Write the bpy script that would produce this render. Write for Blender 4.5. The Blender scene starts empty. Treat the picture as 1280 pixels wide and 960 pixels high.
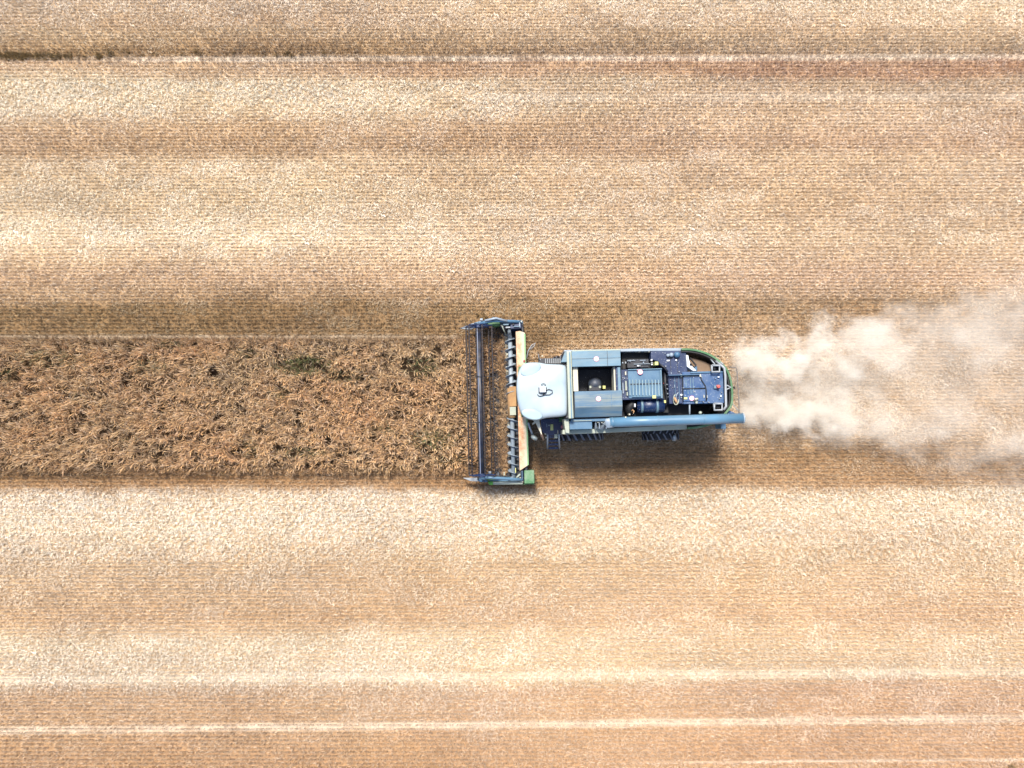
import bpy, bmesh, math, random
import numpy as np
from mathutils import Vector, Matrix, noise as mnoise

random.seed(7)
rng = np.random.default_rng(11)
sc = bpy.context.scene
C = sc.collection
R = math.radians

# ------------------------------------------------------------------ camera
PITCH = R(4.15)
CAM = Vector((0.0, -2.03, 27.93))
FPX = 896.0
cd = bpy.data.cameras.new('camera')
cam = bpy.data.objects.new('camera', cd)
C.objects.link(cam)
cam.location = CAM
cam.rotation_euler = (PITCH, 0, 0)
cd.sensor_width = 36.0
cd.lens = 36.0 * FPX / 1280.0
cd.clip_end = 2000
sc.camera = cam

# ------------------------------------------------------------------ light
SUN_EL = 61.0
SHADOW = Vector((0.26, -1.0, 0)).normalized()      # where shadows fall on the ground
w = bpy.data.worlds.new('World')
sc.world = w
w.use_nodes = True
nt = w.node_tree
sky = nt.nodes.new('ShaderNodeTexSky')
sky.sky_type = 'NISHITA'
sky.sun_disc = False
sky.sun_elevation = R(SUN_EL)
sky.sun_rotation = math.atan2(-SHADOW.x, -SHADOW.y)
sky.dust_density = 2.0
nt.links.new(sky.outputs[0], nt.nodes['Background'].inputs[0])
nt.nodes['Background'].inputs[1].default_value = 0.15
sd = bpy.data.lights.new('sun', 'SUN')
sd.energy = 3.8
sd.angle = R(11.0)
sd.color = (1.0, 0.95, 0.87)
sun = bpy.data.objects.new('sun', sd)
C.objects.link(sun)
dirv = Vector((SHADOW.x * math.cos(R(SUN_EL)), SHADOW.y * math.cos(R(SUN_EL)), -math.sin(R(SUN_EL))))
sun.rotation_euler = dirv.to_track_quat('-Z', 'Y').to_euler()
sun.location = (-10, 20, 40)
sc.view_settings.view_transform = 'Standard'
sc.view_settings.look = 'None'
sc.view_settings.exposure = 0.92
sc.view_settings.gamma = 1.0
sc.cycles.volume_step_rate = 0.12
sc.cycles.volume_bounces = 3
sc.cycles.max_bounces = 6
sc.cycles.use_denoising = True

# ------------------------------------------------------------------ helpers
def P(px, py, z=0.0):
    """point at height z that the photograph shows at pixel px, py"""
    a = PITCH
    f = Vector((0, math.sin(a), -math.cos(a)))
    u = Vector((0, math.cos(a), math.sin(a)))
    d = f + Vector((1, 0, 0)) * ((px - 640) / FPX) + u * ((480 - py) / FPX)
    t = (z - CAM.z) / d.z
    return CAM + d * t

def lin(c):
    return tuple(((v / 255) / 12.92 if v / 255 <= 0.04045 else ((v / 255 + 0.055) / 1.055) ** 2.4) for v in c)

def tag(o, label=None, cat=None, group=None, kind=None):
    if label: o['label'] = label
    if cat: o['category'] = cat
    if group: o['group'] = group
    if kind: o['kind'] = kind
    return o

class N:
    """tiny node-tree writer"""
    def __init__(s, tree): s.t = tree
    def n(s, typ, **kw):
        nd = s.t.nodes.new(typ)
        for k, v in kw.items(): setattr(nd, k, v)
        return nd
    def put(s, sock, v):
        if isinstance(v, (int, float)): sock.default_value = v
        elif isinstance(v, (tuple, list)):
            sock.default_value = tuple(v) if len(v) == len(sock.default_value) else tuple(v) + (1,)
        else: s.t.links.new(v, sock)
    def m(s, op, a, b=0.0, c=None, clamp=False):
        nd = s.n('ShaderNodeMath', operation=op, use_clamp=clamp)
        s.put(nd.inputs[0], a); s.put(nd.inputs[1], b)
        if c is not None: s.put(nd.inputs[2], c)
        return nd.outputs[0]
    def rng(s, v, a, b, c, d, typ='LINEAR'):
        nd = s.n('ShaderNodeMapRange', interpolation_type=typ)
        for k, x in enumerate((v, a, b, c, d)): s.put(nd.inputs[k], x)
        return nd.outputs[0]
    def mix(s, f, a, b, mode='MIX'):
        nd = s.n('ShaderNodeMix', data_type='RGBA', blend_type=mode)
        s.put(nd.inputs[0], f); s.put(nd.inputs[6], a); s.put(nd.inputs[7], b)
        return nd.outputs[2]
    def noise(s, vec, scale, detail=2.0, rough=0.5, out=0):
        nd = s.n('ShaderNodeTexNoise')
        s.put(nd.inputs['Vector'], vec)
        nd.inputs['Scale'].default_value = scale
        nd.inputs['Detail'].default_value = detail
        nd.inputs['Roughness'].default_value = rough
        return nd.outputs[out]
    def comb(s, x, y, z=0.0):
        nd = s.n('ShaderNodeCombineXYZ')
        s.put(nd.inputs[0], x); s.put(nd.inputs[1], y); s.put(nd.inputs[2], z)
        return nd.outputs[0]
    def sep(s, v):
        nd = s.n('ShaderNodeSeparateXYZ'); s.put(nd.inputs[0], v)
        return nd.outputs

def new_mat(name):
    mt = bpy.data.materials.new(name)
    mt.use_nodes = True
    return mt, N(mt.node_tree), mt.node_tree.nodes['Principled BSDF']

# ------------------------------------------------------------------ the straw colours of the field, band by band (straw and chaff colour, cast shadow painted into the rows beside the machine)
BANDS = [  # photograph row, colour at the left, colour at the right
    (-60, (206, 172, 128), (206, 172, 128)),
    (0,   (222, 194, 156), (232, 206, 166)),
    (28,  (214, 180, 138), (228, 198, 158)),
    (38,  (212, 182, 140), (222, 190, 148)),
    (55,  (198, 160, 112), (206, 174, 134)),
    (66,  (168, 128, 82),  (192, 160, 124)),
    (78,  (214, 178, 136), (206, 160, 124)),
    (92,  (222, 190, 148), (200, 150, 112)),
    (102, (230, 208, 168), (212, 182, 146)),
    (140, (230, 206, 166), (220, 188, 150)),
    (160, (216, 180, 136), (220, 186, 148)),
    (186, (206, 166, 120), (214, 176, 138)),
    (200, (226, 198, 156), (224, 192, 152)),
    (250, (222, 196, 154), (220, 188, 148)),
    (298, (240, 220, 184), (226, 198, 160)),
    (325, (228, 198, 156), (220, 188, 150)),
    (345, (214, 178, 138), (218, 182, 146)),
    (372, (192, 154, 110), (206, 170, 130)),
    (384, (156, 118, 72),  (182, 144, 100)),
    (418, (156, 120, 76),  (190, 152, 110)),
    (440, (178, 138, 92),  (222, 190, 152)),
    (545, (172, 124, 78),  (214, 178, 136)),
    (575, (156, 112, 68),  (176, 132, 88)),  # dark rows here paint the cast shadow of crop, machine and dust
    (604, (186, 136, 86),  (192, 146, 100)),
    (618, (230, 208, 174), (226, 202, 166)),
    (660, (231, 210, 176), (226, 200, 164)),
    (700, (216, 184, 142), (216, 182, 138)),
    (772, (208, 168, 124), (216, 176, 134)),
    (800, (224, 200, 162), (222, 190, 148)),
    (846, (222, 198, 164), (214, 184, 144)),
    (862, (206, 168, 128), (208, 166, 128)),
    (960, (196, 148, 102), (206, 158, 114)),
]
TONE = 1.06
def tone(c, k=1.0):
    c = lin(c); m_ = max(c)
    return tuple(TONE * k * m_ * (v / m_) ** .53 for v in c)

def field_group():
    g = bpy.data.node_groups.new('field_colour', 'ShaderNodeTree')
    g.interface.new_socket('Color', in_out='OUTPUT', socket_type='NodeSocketColor')
    q = N(g)
    geo = q.n('ShaderNodeNewGeometry')
    x, y, z = q.sep(geo.outputs['Position'])
    st = q.comb(q.m('MULTIPLY', x, 0.16), y, 3.0)
    n1 = q.m('SUBTRACT', q.noise(st, 0.55, 3, 0.6), 0.5)
    n2 = q.m('SUBTRACT', q.noise(q.comb(q.m('MULTIPLY', x, 0.5), y, 9.0), 1.3, 3, 0.6), 0.5)
    tilt = q.m('MULTIPLY', q.rng(y, 6.0, -12.0, 0.001, 0.011), x)
    ye = q.m('SUBTRACT', y, tilt)
    ye = q.m('ADD', ye, q.m('MULTIPLY', n1, 1.1))
    ye = q.m('ADD', ye, q.m('MULTIPLY', n2, 0.55))
    y0, y1 = P(640, 960).y - 0.3, P(640, -60).y
    t = q.rng(ye, y0, y1, 0.0, 1.0)
    def ramp(k):
        r = q.n('ShaderNodeValToRGB')
        el = r.color_ramp.elements
        B = [(min(1, max(0, (P(640, b[0]).y - y0) / (y1 - y0))), b[k]) for b in BANDS][::-1]
        while len(el) < len(B): el.new(0.5)
        for e, (p_, c) in zip(el, B): e.position = p_
        for e, (p_, c) in zip(el, B):
            e.color = (*tone(c), 1)
        q.put(r.inputs[0], t)
        return r.outputs[0]
    fx = q.rng(q.m('ADD', x, q.m('MULTIPLY', n1, 22.0)), -10.0, 12.0, 0.0, 1.0, 'SMOOTHSTEP')
    col = q.mix(fx, ramp(1), ramp(2))
    # greyish shade of hanging dust painted into the straw colour behind the far end of the header
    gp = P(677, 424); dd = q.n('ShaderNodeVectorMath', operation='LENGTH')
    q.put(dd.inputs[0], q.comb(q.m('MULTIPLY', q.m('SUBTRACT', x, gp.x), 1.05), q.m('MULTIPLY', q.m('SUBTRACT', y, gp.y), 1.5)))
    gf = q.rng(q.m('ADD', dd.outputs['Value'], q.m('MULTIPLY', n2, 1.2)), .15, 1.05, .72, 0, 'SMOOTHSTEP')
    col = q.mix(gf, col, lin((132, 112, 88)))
    # weathering of the straw in patches
    pat = q.noise(q.comb(q.m('MULTIPLY', x, 0.35), y, 1.0), 0.32, 4, 0.62)
    pat3 = q.noise(q.comb(q.m('MULTIPLY', x, 0.45), y, 7.0), 1.1, 4, 0.65)
    v = q.m('MULTIPLY', q.rng(pat, 0.3, 0.7, 0.93, 1.07), q.rng(pat3, 0.3, 0.7, 0.96, 1.04))
    hs = q.n('ShaderNodeHueSaturation'); q.put(hs.inputs['Color'], col)
    q.put(hs.inputs['Value'], v)
    pat2 = q.noise(q.comb(q.m('MULTIPLY', x, 0.4), y, 21.0), 0.5, 3, 0.6)
    q.put(hs.inputs['Saturation'], q.rng(pat2, 0.3, 0.7, 1.10, 0.95))
    q.put(hs.inputs['Hue'], q.rng(pat, 0.3, 0.7, 0.497, 0.503))
    out = q.n('NodeGroupOutput')
    q.put(out.inputs[0], hs.outputs[0])
    return g
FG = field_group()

def tracks_lit_edge(q, x, y):
    """1 on the pale wheel tracks and the painted lit line along the crop edge"""
    tot = None
    wob = q.m('MULTIPLY', q.m('SUBTRACT', q.noise(q.comb(q.m('MULTIPLY', x, 0.25), y, 4.0), 1.0, 3, 0.6), 0.5), 0.16)
    for (pl, pr, hw, amt, x0, *xe) in TRACKS_LIT_EDGE:
        a, b = P(0, pl), P(1280, pr)
        k = (b.y - a.y) / (b.x - a.x)
        yl = q.m('MULTIPLY_ADD', x, k, a.y - k * a.x)
        d = q.m('ABSOLUTE', q.m('ADD', q.m('SUBTRACT', y, yl), wob))
        s_ = q.rng(d, hw * 0.4, hw * 1.5, amt, 0.0, 'SMOOTHSTEP')
        if x0 is not None:
            s_ = q.m('MULTIPLY', s_, q.rng(x, x0 - 3, x0 + 4, 0.0, 1.0, 'SMOOTHSTEP'))
        if xe: s_ = q.m('MULTIPLY', s_, q.rng(x, xe[0] - .3, xe[0], 1.0, 0.0))
        tot = s_ if tot is None else q.m('MAXIMUM', tot, s_)
    brk = q.rng(q.noise(q.comb(q.m('MULTIPLY', x, 0.6), y, 2.0), 2.2, 3, .65), .35, .62, .45, 1.0)
    return q.m('MULTIPLY', tot, brk)
# (row at left edge, row at right edge, half width m, strength, starts at x)
TRACKS_LIT_EDGE = [(75, 71.5, 0.12, 0.6, -17), (124, 121, 0.17, 0.35, -2), (850, 840, 0.16, 0.42, None), (913, 898, 0.15, 0.52, None),
          (960, 949, 0.05, 0.5, 6), (421.0, 421.8, 0.08, 0.3, -60, -2.0)]  # last entry paints the light caught by the crop edge

CROPX = P(618, 500).x
def soil_mat():
    mt, q, bs = new_mat('soil_and_chaff')
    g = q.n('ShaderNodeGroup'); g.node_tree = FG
    geo = q.n('ShaderNodeNewGeometry')
    x, y, z = q.sep(geo.outputs['Position'])
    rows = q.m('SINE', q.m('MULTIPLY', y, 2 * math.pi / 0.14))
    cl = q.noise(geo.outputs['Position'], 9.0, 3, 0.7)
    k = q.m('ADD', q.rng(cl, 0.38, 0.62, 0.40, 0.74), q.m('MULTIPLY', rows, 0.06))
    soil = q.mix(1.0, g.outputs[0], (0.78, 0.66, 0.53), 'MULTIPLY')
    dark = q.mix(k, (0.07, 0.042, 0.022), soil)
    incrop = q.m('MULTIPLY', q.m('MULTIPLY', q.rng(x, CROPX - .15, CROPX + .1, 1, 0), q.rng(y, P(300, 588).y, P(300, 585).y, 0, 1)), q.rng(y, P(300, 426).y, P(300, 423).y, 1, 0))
    dark = q.mix(q.m('MULTIPLY', incrop, .92), dark, (.030, .019, .011))  # bare soil under the wheat, shade between stalks painted into its colour
    tr = q.m('MULTIPLY', tracks_lit_edge(q, x, y), q.m('SUBTRACT', 1.0, incrop))
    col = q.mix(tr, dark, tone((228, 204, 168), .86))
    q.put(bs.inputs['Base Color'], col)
    bs.inputs['Roughness'].default_value = 0.95
    bs.inputs['Specular IOR Level'].default_value = 0.15
    bp = q.n('ShaderNodeBump'); bp.inputs['Distance'].default_value = 0.05
    bp.inputs['Strength'].default_value = 0.8
    q.put(bp.inputs['Height'], q.noise(geo.outputs['Position'], 14.0, 4, 0.7))
    q.put(bs.inputs['Normal'], bp.outputs[0])
    return mt

def straw_mat(name, lo=0.70, hi=1.14):
    mt, q, bs = new_mat(name)
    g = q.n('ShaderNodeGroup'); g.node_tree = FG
    geo = q.n('ShaderNodeNewGeometry')
    x, y, z = q.sep(geo.outputs['Position'])
    tr = tracks_lit_edge(q, x, y)
    col = q.mix(q.m('MULTIPLY', tr, 0.9), g.outputs[0], tone((236, 214, 180), .92))
    hs = q.n('ShaderNodeHueSaturation'); q.put(hs.inputs['Color'], col)
    r = geo.outputs['Random Per Island']
    q.put(hs.inputs['Value'], q.rng(r, 0, 1, lo, hi))
    q.put(hs.inputs['Saturation'], q.rng(q.m('FRACT', q.m('MULTIPLY', r, 7.3)), 0, 1, 0.8, 1.15))
    q.put(bs.inputs['Base Color'], hs.outputs[0])
    bs.inputs['Roughness'].default_value = 0.7
    bs.inputs['Specular IOR Level'].default_value = 0.25
    return mt

def mesh_np(name, verts, quads, mats):
    me = bpy.data.meshes.new(name)
    nv, nq = len(verts), len(quads)
    me.vertices.add(nv); me.vertices.foreach_set('co', np.asarray(verts, dtype=np.float32).ravel())
    me.loops.add(nq * 4); me.loops.foreach_set('vertex_index', np.asarray(quads, dtype=np.int32).ravel())
    me.polygons.add(nq); me.polygons.foreach_set('loop_start', np.arange(nq, dtype=np.int32) * 4)
    me.polygons.foreach_set('loop_total', np.full(nq, 4, dtype=np.int32))
    for m_ in mats: me.materials.append(m_)
    me.update(calc_edges=True)
    return me

def blades(base, top, width, up=None):
    """flat straws from base to top, width along a random side; arrays n x 3"""
    n = len(base)
    d = top - base
    rnd = rng.normal(size=(n, 3)); rnd[:, 2] *= 0.35
    s = np.cross(d, np.cross(rnd, d) + 1e-6)
    s = np.cross(d, rnd); s /= (np.linalg.norm(s, axis=1, keepdims=True) + 1e-9)
    s *= np.asarray(width).reshape(-1, 1) * 0.5
    v = np.stack([base - s, base + s, top + s * 0.7, top - s * 0.7], axis=1).reshape(-1, 3)
    q = np.arange(n * 4).reshape(-1, 4)
    return v, q

def scatter(name, masters, pts, rots, scl, var, mat_for_label, label, cat, kind='stuff'):
    """one object whose points carry copies of the master meshes"""
    col = bpy.data.collections.new(name + '_sources')
    for k, me in enumerate(masters):
        o = bpy.data.objects.new('%s_source_%02d' % (name, k), me)
        col.objects.link(o)
    me = bpy.data.meshes.new(name)
    n = len(pts)
    me.vertices.add(n)
    me.vertices.foreach_set('co', np.asarray(pts, dtype=np.float32).ravel())
    def att(nm, typ, arr, key):
        a = me.attributes.new(nm, typ, 'POINT'); a.data.foreach_set(key, arr)
    att('rot', 'FLOAT_VECTOR', np.asarray(rots, dtype=np.float32).ravel(), 'vector')
    att('scl', 'FLOAT_VECTOR', np.asarray(scl, dtype=np.float32).ravel(), 'vector')
    att('var', 'INT', np.asarray(var, dtype=np.int32), 'value')
    o = bpy.data.objects.new(name, me); C.objects.link(o)
    g = bpy.data.node_groups.new(name + '_nodes', 'GeometryNodeTree')
    g.interface.new_socket('Geometry', in_out='INPUT', socket_type='NodeSocketGeometry')
    g.interface.new_socket('Geometry', in_out='OUTPUT', socket_type='NodeSocketGeometry')
    gi = g.nodes.new('NodeGroupInput'); go = g.nodes.new('NodeGroupOutput')
    iop = g.nodes.new('GeometryNodeInstanceOnPoints')
    ci = g.nodes.new('GeometryNodeCollectionInfo')
    ci.inputs['Collection'].default_value = col
    ci.inputs['Separate Children'].default_value = True
    ci.inputs['Reset Children'].default_value = True
    def na(nm, typ):
        a = g.nodes.new('GeometryNodeInputNamedAttribute'); a.data_type = typ
        a.inputs['Name'].default_value = nm
        return a.outputs['Attribute']
    L = g.links.new
    L(gi.outputs[0], iop.inputs['Points'])
    L(ci.outputs[0], iop.inputs['Instance'])
    iop.inputs['Pick Instance'].default_value = True
    L(na('var', 'INT'), iop.inputs['Instance Index'])
    L(na('rot', 'FLOAT_VECTOR'), iop.inputs['Rotation'])
    L(na('scl', 'FLOAT_VECTOR'), iop.inputs['Scale'])
    L(iop.outputs[0], go.inputs[0])
    md = o.modifiers.new('scatter', 'NODES'); md.node_group = g
    tag(o, label, cat, kind=kind)
    return o

# ------------------------------------------------------------------ ground
bm = bmesh.new()
for v in ((-500, -500), (500, -500), (500, 500), (-500, 500)): bm.verts.new((v[0], v[1], 0))
bm.faces.new(bm.verts)
me = bpy.data.meshes.new('field_ground'); bm.to_mesh(me); bm.free()
me.materials.append(soil_mat())
ground = bpy.data.objects.new('field_ground', me); C.objects.link(ground)
tag(ground, 'dry brown field soil strewn with pale chaff under the stubble rows', kind='structure')

# ------------------------------------------------------------------ stubble tiles
STRAW = straw_mat('cut_straw')
TX, TY = 1.25, 0.56
def row_tile(seed, lying, h=0.13, clumpy=0.0, stalks=6, fq=8):
    r = np.random.default_rng(seed)
    bases, tops, ws = [], [], []
    for k in range(4):
        yr = -TY / 2 + 0.07 + k * 0.14
        xs = np.arange(-TX / 2, TX / 2, 0.052) + r.uniform(-0.02, 0.02, len(np.arange(-TX / 2, TX / 2, 0.052)))
        xs = xs[np.array([mnoise.noise(Vector((a * 7, yr * 9, seed * 3.3))) for a in xs]) + r.normal(0, .12, len(xs)) > -.30]
        for x in xs:
            n = r.integers(stalks - 2, stalks + 3)
            b = np.stack([x + r.normal(0, .014, n), yr + r.normal(0, .012, n), np.zeros(n)], 1)
            hh = h * r.uniform(.6, 1.15, n)
            t = b + np.stack([r.normal(0, .03, n), r.normal(0, .03, n), hh], 1)
            bases.append(b); tops.append(t); ws.append(r.uniform(.008, .015, n))
    # lying straw and chaff
    n = lying
    cx = r.uniform(-TX / 2, TX / 2, n); cy = r.uniform(-TY / 2, TY / 2, n)
    if clumpy:
        keep = np.array([mnoise.noise(Vector((a * fq * 1.1 + seed * 7.1, b * fq, seed))) * 1.4 + r.normal(0, .10) for a, b in zip(cx, cy)]) > -clumpy
        cx, cy = cx[keep], cy[keep]; n = len(cx)
    if lying < 500:
        sel = r.random(n) < .72
        cy = np.where(sel, -TY / 2 + .07 + .14 * r.integers(0, 4, n) + r.normal(0, .024, n), cy)
    a = r.uniform(0, 2 * math.pi, n) if lying > 500 else np.where(r.random(n) < .6, r.normal(0, .45, n), r.uniform(0, 6.28, n)); ln = r.uniform(.04, .15, n)
    dz = r.normal(0, .02, n)
    z = r.uniform(.01, .09 if clumpy else .07, n)
    dx, dy = np.cos(a) * ln / 2, np.sin(a) * ln / 2
    b = np.stack([cx - dx, cy - dy, np.maximum(z - dz, .006)], 1); t = np.stack([cx + dx, cy + dy, np.maximum(z + dz, .006)], 1)
    bases.append(b); tops.append(t); ws.append(r.uniform(.008, .018, n))
    v, q = blades(np.concatenate(bases), np.concatenate(tops), np.concatenate(ws))
    return mesh_np('stubble_tile', v, q, [STRAW])

masters = [row_tile(s, 380, .14, .2) for s in range(6)] + [row_tile(20 + s, 1000, .12, .16, 4, 10) for s in range(6)] + [row_tile(40 + s, 170, .15, .1, 7) for s in range(3)] + [row_tile(60 + s, 1500, .12, .06, 3, 7.4) for s in range(5)]
CROP = dict(x1=P(590, 500).x, y1=P(300, 423.5, 0).y, y0=P(300, 590.5, 0).y)
pts, rots, scl, var = [], [], [], []
def chaffiness(x, y):
    py = 480 - y * 31.5
    lo = min(1, max(0, (x + 8) / 16))
    base = 0.15
    for (a, b, l, r_) in ((-100, 30, .5, .6), (95, 150, .85, .2), (195, 330, .75, .3), (608, 690, 1.3, 1.2), (690, 780, .5, .5), (790, 850, .85, .5),
                         (440, 560, .1, .7), (860, 905, .35, .35)):
        if a < py < b: base = l * (1 - lo) + r_ * lo
    return base + 0.5 * mnoise.noise(Vector((x * .12, y * .5, 5)))
ny = int(64 / TY); nx = int(80 / TX)
for j in range(ny):
    for i in range(nx):
        x = -40 + (i + .5) * TX + (j % 5) * .25; y = -32 + (j + .5) * TY
        if x + TX / 2 < CROP['x1'] + .4 and CROP['y0'] + .1 < y < CROP['y1'] - .1: continue
        py = 480 - y * 31.5
        c = chaffiness(x, y)
        u = random.random()
        if c > u * 1.0 + .12: k = 6 + random.randrange(6)
        elif (375 < py < 420 or 545 < py < 605 or py > 880 or 55 < py < 70) and random.random() < .6: k = 12 + random.randrange(3)
        else: k = random.randrange(6)
        if (605 < py < 690 or (95 < py < 150 and x < 0)) and random.random() < .75: k = 15 + random.randrange(5)
        pts.append((x, y + random.uniform(-.01, .01), 0.0)); rots.append((0, 0, math.pi * random.randrange(2)))
        scl.append((1.0, 1.0, random.uniform(.85, 1.2))); var.append(k)
scatter('cut_stubble', masters, pts, rots, scl, var, STRAW, 'pale tan cut stubble rows and loose chaff covering the harvested field', 'stubble')

# ------------------------------------------------------------------ standing crop
def crop_mat():
    mt, q, bs = new_mat('ripe_wheat')
    geo = q.n('ShaderNodeNewGeometry')
    pos = geo.outputs['Position']
    x, y, z = q.sep(pos)
    r = geo.outputs['Random Per Island']
    base = q.mix(q.rng(q.noise(q.comb(q.m('MULTIPLY', x, .5), y, 0), .45, 3), .35, .65, 0, 1), lin((218, 180, 138)), lin((211, 183, 145)))
    # green weed patches
    gsum = q.rng(q.noise(q.comb(q.m('MULTIPLY', x, .7), y, 3.0), 1.5, 3, .6), .56, .72, 0, .42)
    for (a, b, rx, ry, s_) in ((378, 456, 26, 9, 1.0), (430, 470, 22, 7, .5), (525, 458, 18, 10, .75), (470, 535, 14, 6, .4), (540, 550, 22, 12, .6), (352, 492, 14, 9, .4),
                               (380, 566, 24, 5, .55), (560, 575, 18, 6, .5), (60, 448, 36, 9, .5), (8, 468, 10, 8, .6), (186, 458, 18, 8, .5), (300, 440, 16, 8, .4), (310, 560, 10, 12, .5), (210, 430, 14, 5, .5), (490, 590, 10, 5, .3)):
        c = P(a, b, .6)
        d = q.n('ShaderNodeVectorMath', operation='LENGTH')
        q.put(d.inputs[0], q.comb(q.m('MULTIPLY', q.m('SUBTRACT', x, c.x), 32 / (rx * 1.3)), q.m('MULTIPLY', q.m('SUBTRACT', y, c.y), 32 / (ry * 1.35))))
        v = q.rng(d.outputs['Value'], .3, 1.7, s_, 0, 'SMOOTHSTEP')
        gsum = v if gsum is None else q.m('MAXIMUM', gsum, v)
    gsel = q.m('GREATER_THAN', q.m('MULTIPLY', gsum, .72), q.m('ADD', q.m('MULTIPLY', r, .8), .08))
    col = q.mix(gsel, base, lin((100, 108, 70)))
    # lower stalks are browner, darkened further to paint shade into the gaps
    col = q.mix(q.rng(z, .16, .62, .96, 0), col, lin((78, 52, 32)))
    hs = q.n('ShaderNodeHueSaturation'); q.put(hs.inputs['Color'], col)
    q.put(hs.inputs['Value'], q.rng(q.m('FRACT', q.m('MULTIPLY', r, 13.7)), 0, 1, .7, 1.35))
    q.put(hs.inputs['Saturation'], q.rng(q.m('FRACT', q.m('MULTIPLY', r, 5.1)), 0, 1, .8, 1.15))
    q.put(bs.inputs['Base Color'], hs.outputs[0])
    bs.inputs['Roughness'].default_value = .65
    bs.inputs['Specular IOR Level'].default_value = .25
    return mt
WHEAT = crop_mat()

def tuft(seed):
    r = np.random.default_rng(seed)
    V, Q = [], []
    nst = r.integers(4, 7)
    la = r.uniform(0, 2 * math.pi)
    for s in range(nst):
        a = la + r.normal(0, .55)
        L_ = r.uniform(.55, .85); seg = 7
        p = np.array([r.normal(0, .03), r.normal(0, .03), 0.0]); el = r.uniform(1.35, 1.55)
        bend = r.uniform(.08, .36)
        pts_ = [p.copy()]
        for k in range(seg):
            el -= bend * (k / seg) ** 1.2 * 1.15
            a += r.normal(0, .08)
            st = L_ / seg * (1.0)
            p = p + st * np.array([math.cos(a) * math.cos(el), math.sin(a) * math.cos(el), math.sin(el)])
            pts_.append(p.copy())
        side = np.array([-math.sin(a), math.cos(a), r.normal(0, .5)]); side /= np.linalg.norm(side)
        ws = [.006, .006, .006, .007, .009, .019, .022, .007]
        o = len(V)
        for k, pt in enumerate(pts_):
            V += [pt - side * ws[k] / 2, pt + side * ws[k] / 2]
        for k in range(seg): Q.append((o + 2 * k, o + 2 * k + 1, o + 2 * k + 3, o + 2 * k + 2))
        # ear cross blade and a leaf
        up = np.array([0, 0, 1.0])
        o = len(V)
        for k in (5, 6, 7): V += [pts_[k] - up * ws[k] / 2, pts_[k] + up * ws[k] / 2]
        for k in range(2): Q.append((o + 2 * k, o + 2 * k + 1, o + 2 * k + 3, o + 2 * k + 2))
        if r.random() < .8:
            k = r.integers(2, 5); b = pts_[k]; a2 = r.uniform(0, 2 * math.pi); ll = r.uniform(.12, .26)
            m1 = b + np.array([math.cos(a2) * ll * .6, math.sin(a2) * ll * .6, .04]); e = b + np.array([math.cos(a2) * ll, math.sin(a2) * ll, -.03])
            sd_ = np.array([-math.sin(a2), math.cos(a2), 0]) * .008
            o = len(V)
            V += [b - sd_ * .5, b + sd_ * .5, m1 - sd_, m1 + sd_, e - sd_ * .2, e + sd_ * .2]
            Q += [(o, o + 1, o + 3, o + 2), (o + 2, o + 3, o + 5, o + 4)]
    return mesh_np('wheat_tuft', np.array(V), np.array(Q), [WHEAT])
tm = [tuft(100 + k) for k in range(16)]
pts, rots, scl, var = [], [], [], []
x0c = -34.0
x1c = P(619, 500).x
area = (x1c - x0c) * (CROP['y1'] - CROP['y0'])
n = int(area * 205)
DARKS = [P(a, b, .5) for a, b in ((183, 455), (178, 480), (5, 467), (300, 463), (60, 450), (205, 565), (375, 458), (520, 455), (440, 470))]
for k in range(n):
    x = random.uniform(x0c, x1c); y = random.uniform(CROP['y0'], CROP['y1'])
    if min(y - CROP['y0'], CROP['y1'] - y) > .16 and .35 * mnoise.noise(Vector((x * 1.3, y * 1.7, 1))) + mnoise.noise(Vector((x * 6.0, y * 7.2, 3))) < -.03 + random.uniform(-.12, .12): continue
    dark = sum(math.exp(-(((x - c.x) / .5) ** 2 + ((y - c.y) / .22) ** 2)) for c in DARKS)
    if random.random() < dark * .8: continue
    ed = min(y - CROP['y0'], CROP['y1'] - y)
    pts.append((x, y, 0)); s = random.uniform(.68, .86) * (.72 if ed < .16 else .88 if ed < .3 else 1)
    # wind lean : mostly towards the lower right with wide spread
    rots.append((random.gauss(0, .10), random.gauss(0, .10), random.uniform(0, 2 * math.pi)))
    scl.append((s, s, s * random.uniform(1.05, 1.3))); var.append(random.randrange(16))
scatter('standing_wheat', tm, pts, rots, scl, var, WHEAT, 'uncut strip of ripe brown wheat standing in front of the header', 'crop')

# weeds at the field edge, upper left
def weed_mat():
    mt, q, bs = new_mat('weed_leaf')
    geo = q.n('ShaderNodeNewGeometry')
    q.put(bs.inputs['Base Color'], q.mix(geo.outputs['Random Per Island'], lin((78, 70, 44)), lin((176, 146, 98))))
    bs.inputs['Roughness'].default_value = .7
    return mt
WM = weed_mat()
def weed(seed):
    r = np.random.default_rng(seed); n = 40
    b = np.stack([r.normal(0, .05, n), r.normal(0, .05, n), np.zeros(n)], 1)
    t = b + np.stack([r.normal(0, .11, n), r.normal(0, .09, n), r.uniform(.08, .32, n)], 1)
    v, q = blades(b, t, r.uniform(.012, .03, n)); return mesh_np('weed_tuft', v, q, [WM])
wt = [weed(k) for k in range(5)]
pts = []
for k in range(480):
    px = abs(random.gauss(0, 110)) - 60 if random.random() < .75 else random.uniform(-60, 420)
    if px > 430 or mnoise.noise(Vector((px * .09, 2, 2))) < (-.1 if px < 130 else .12) + random.gauss(0, .12): continue
    p = P(px, 71 + random.gauss(0, 1.5) - (2.5 if px > 130 else 0)); pts.append((p.x, p.y, 0))
for (a, b, m_) in ((1262, 959, 5), (610, 400, 3), (603, 396, 3)):
    for k in range(m_):
        p = P(a + random.gauss(0, 4), b + random.gauss(0, 1.5)); pts.append((p.x, p.y, 0))
n = len(pts)
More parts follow.
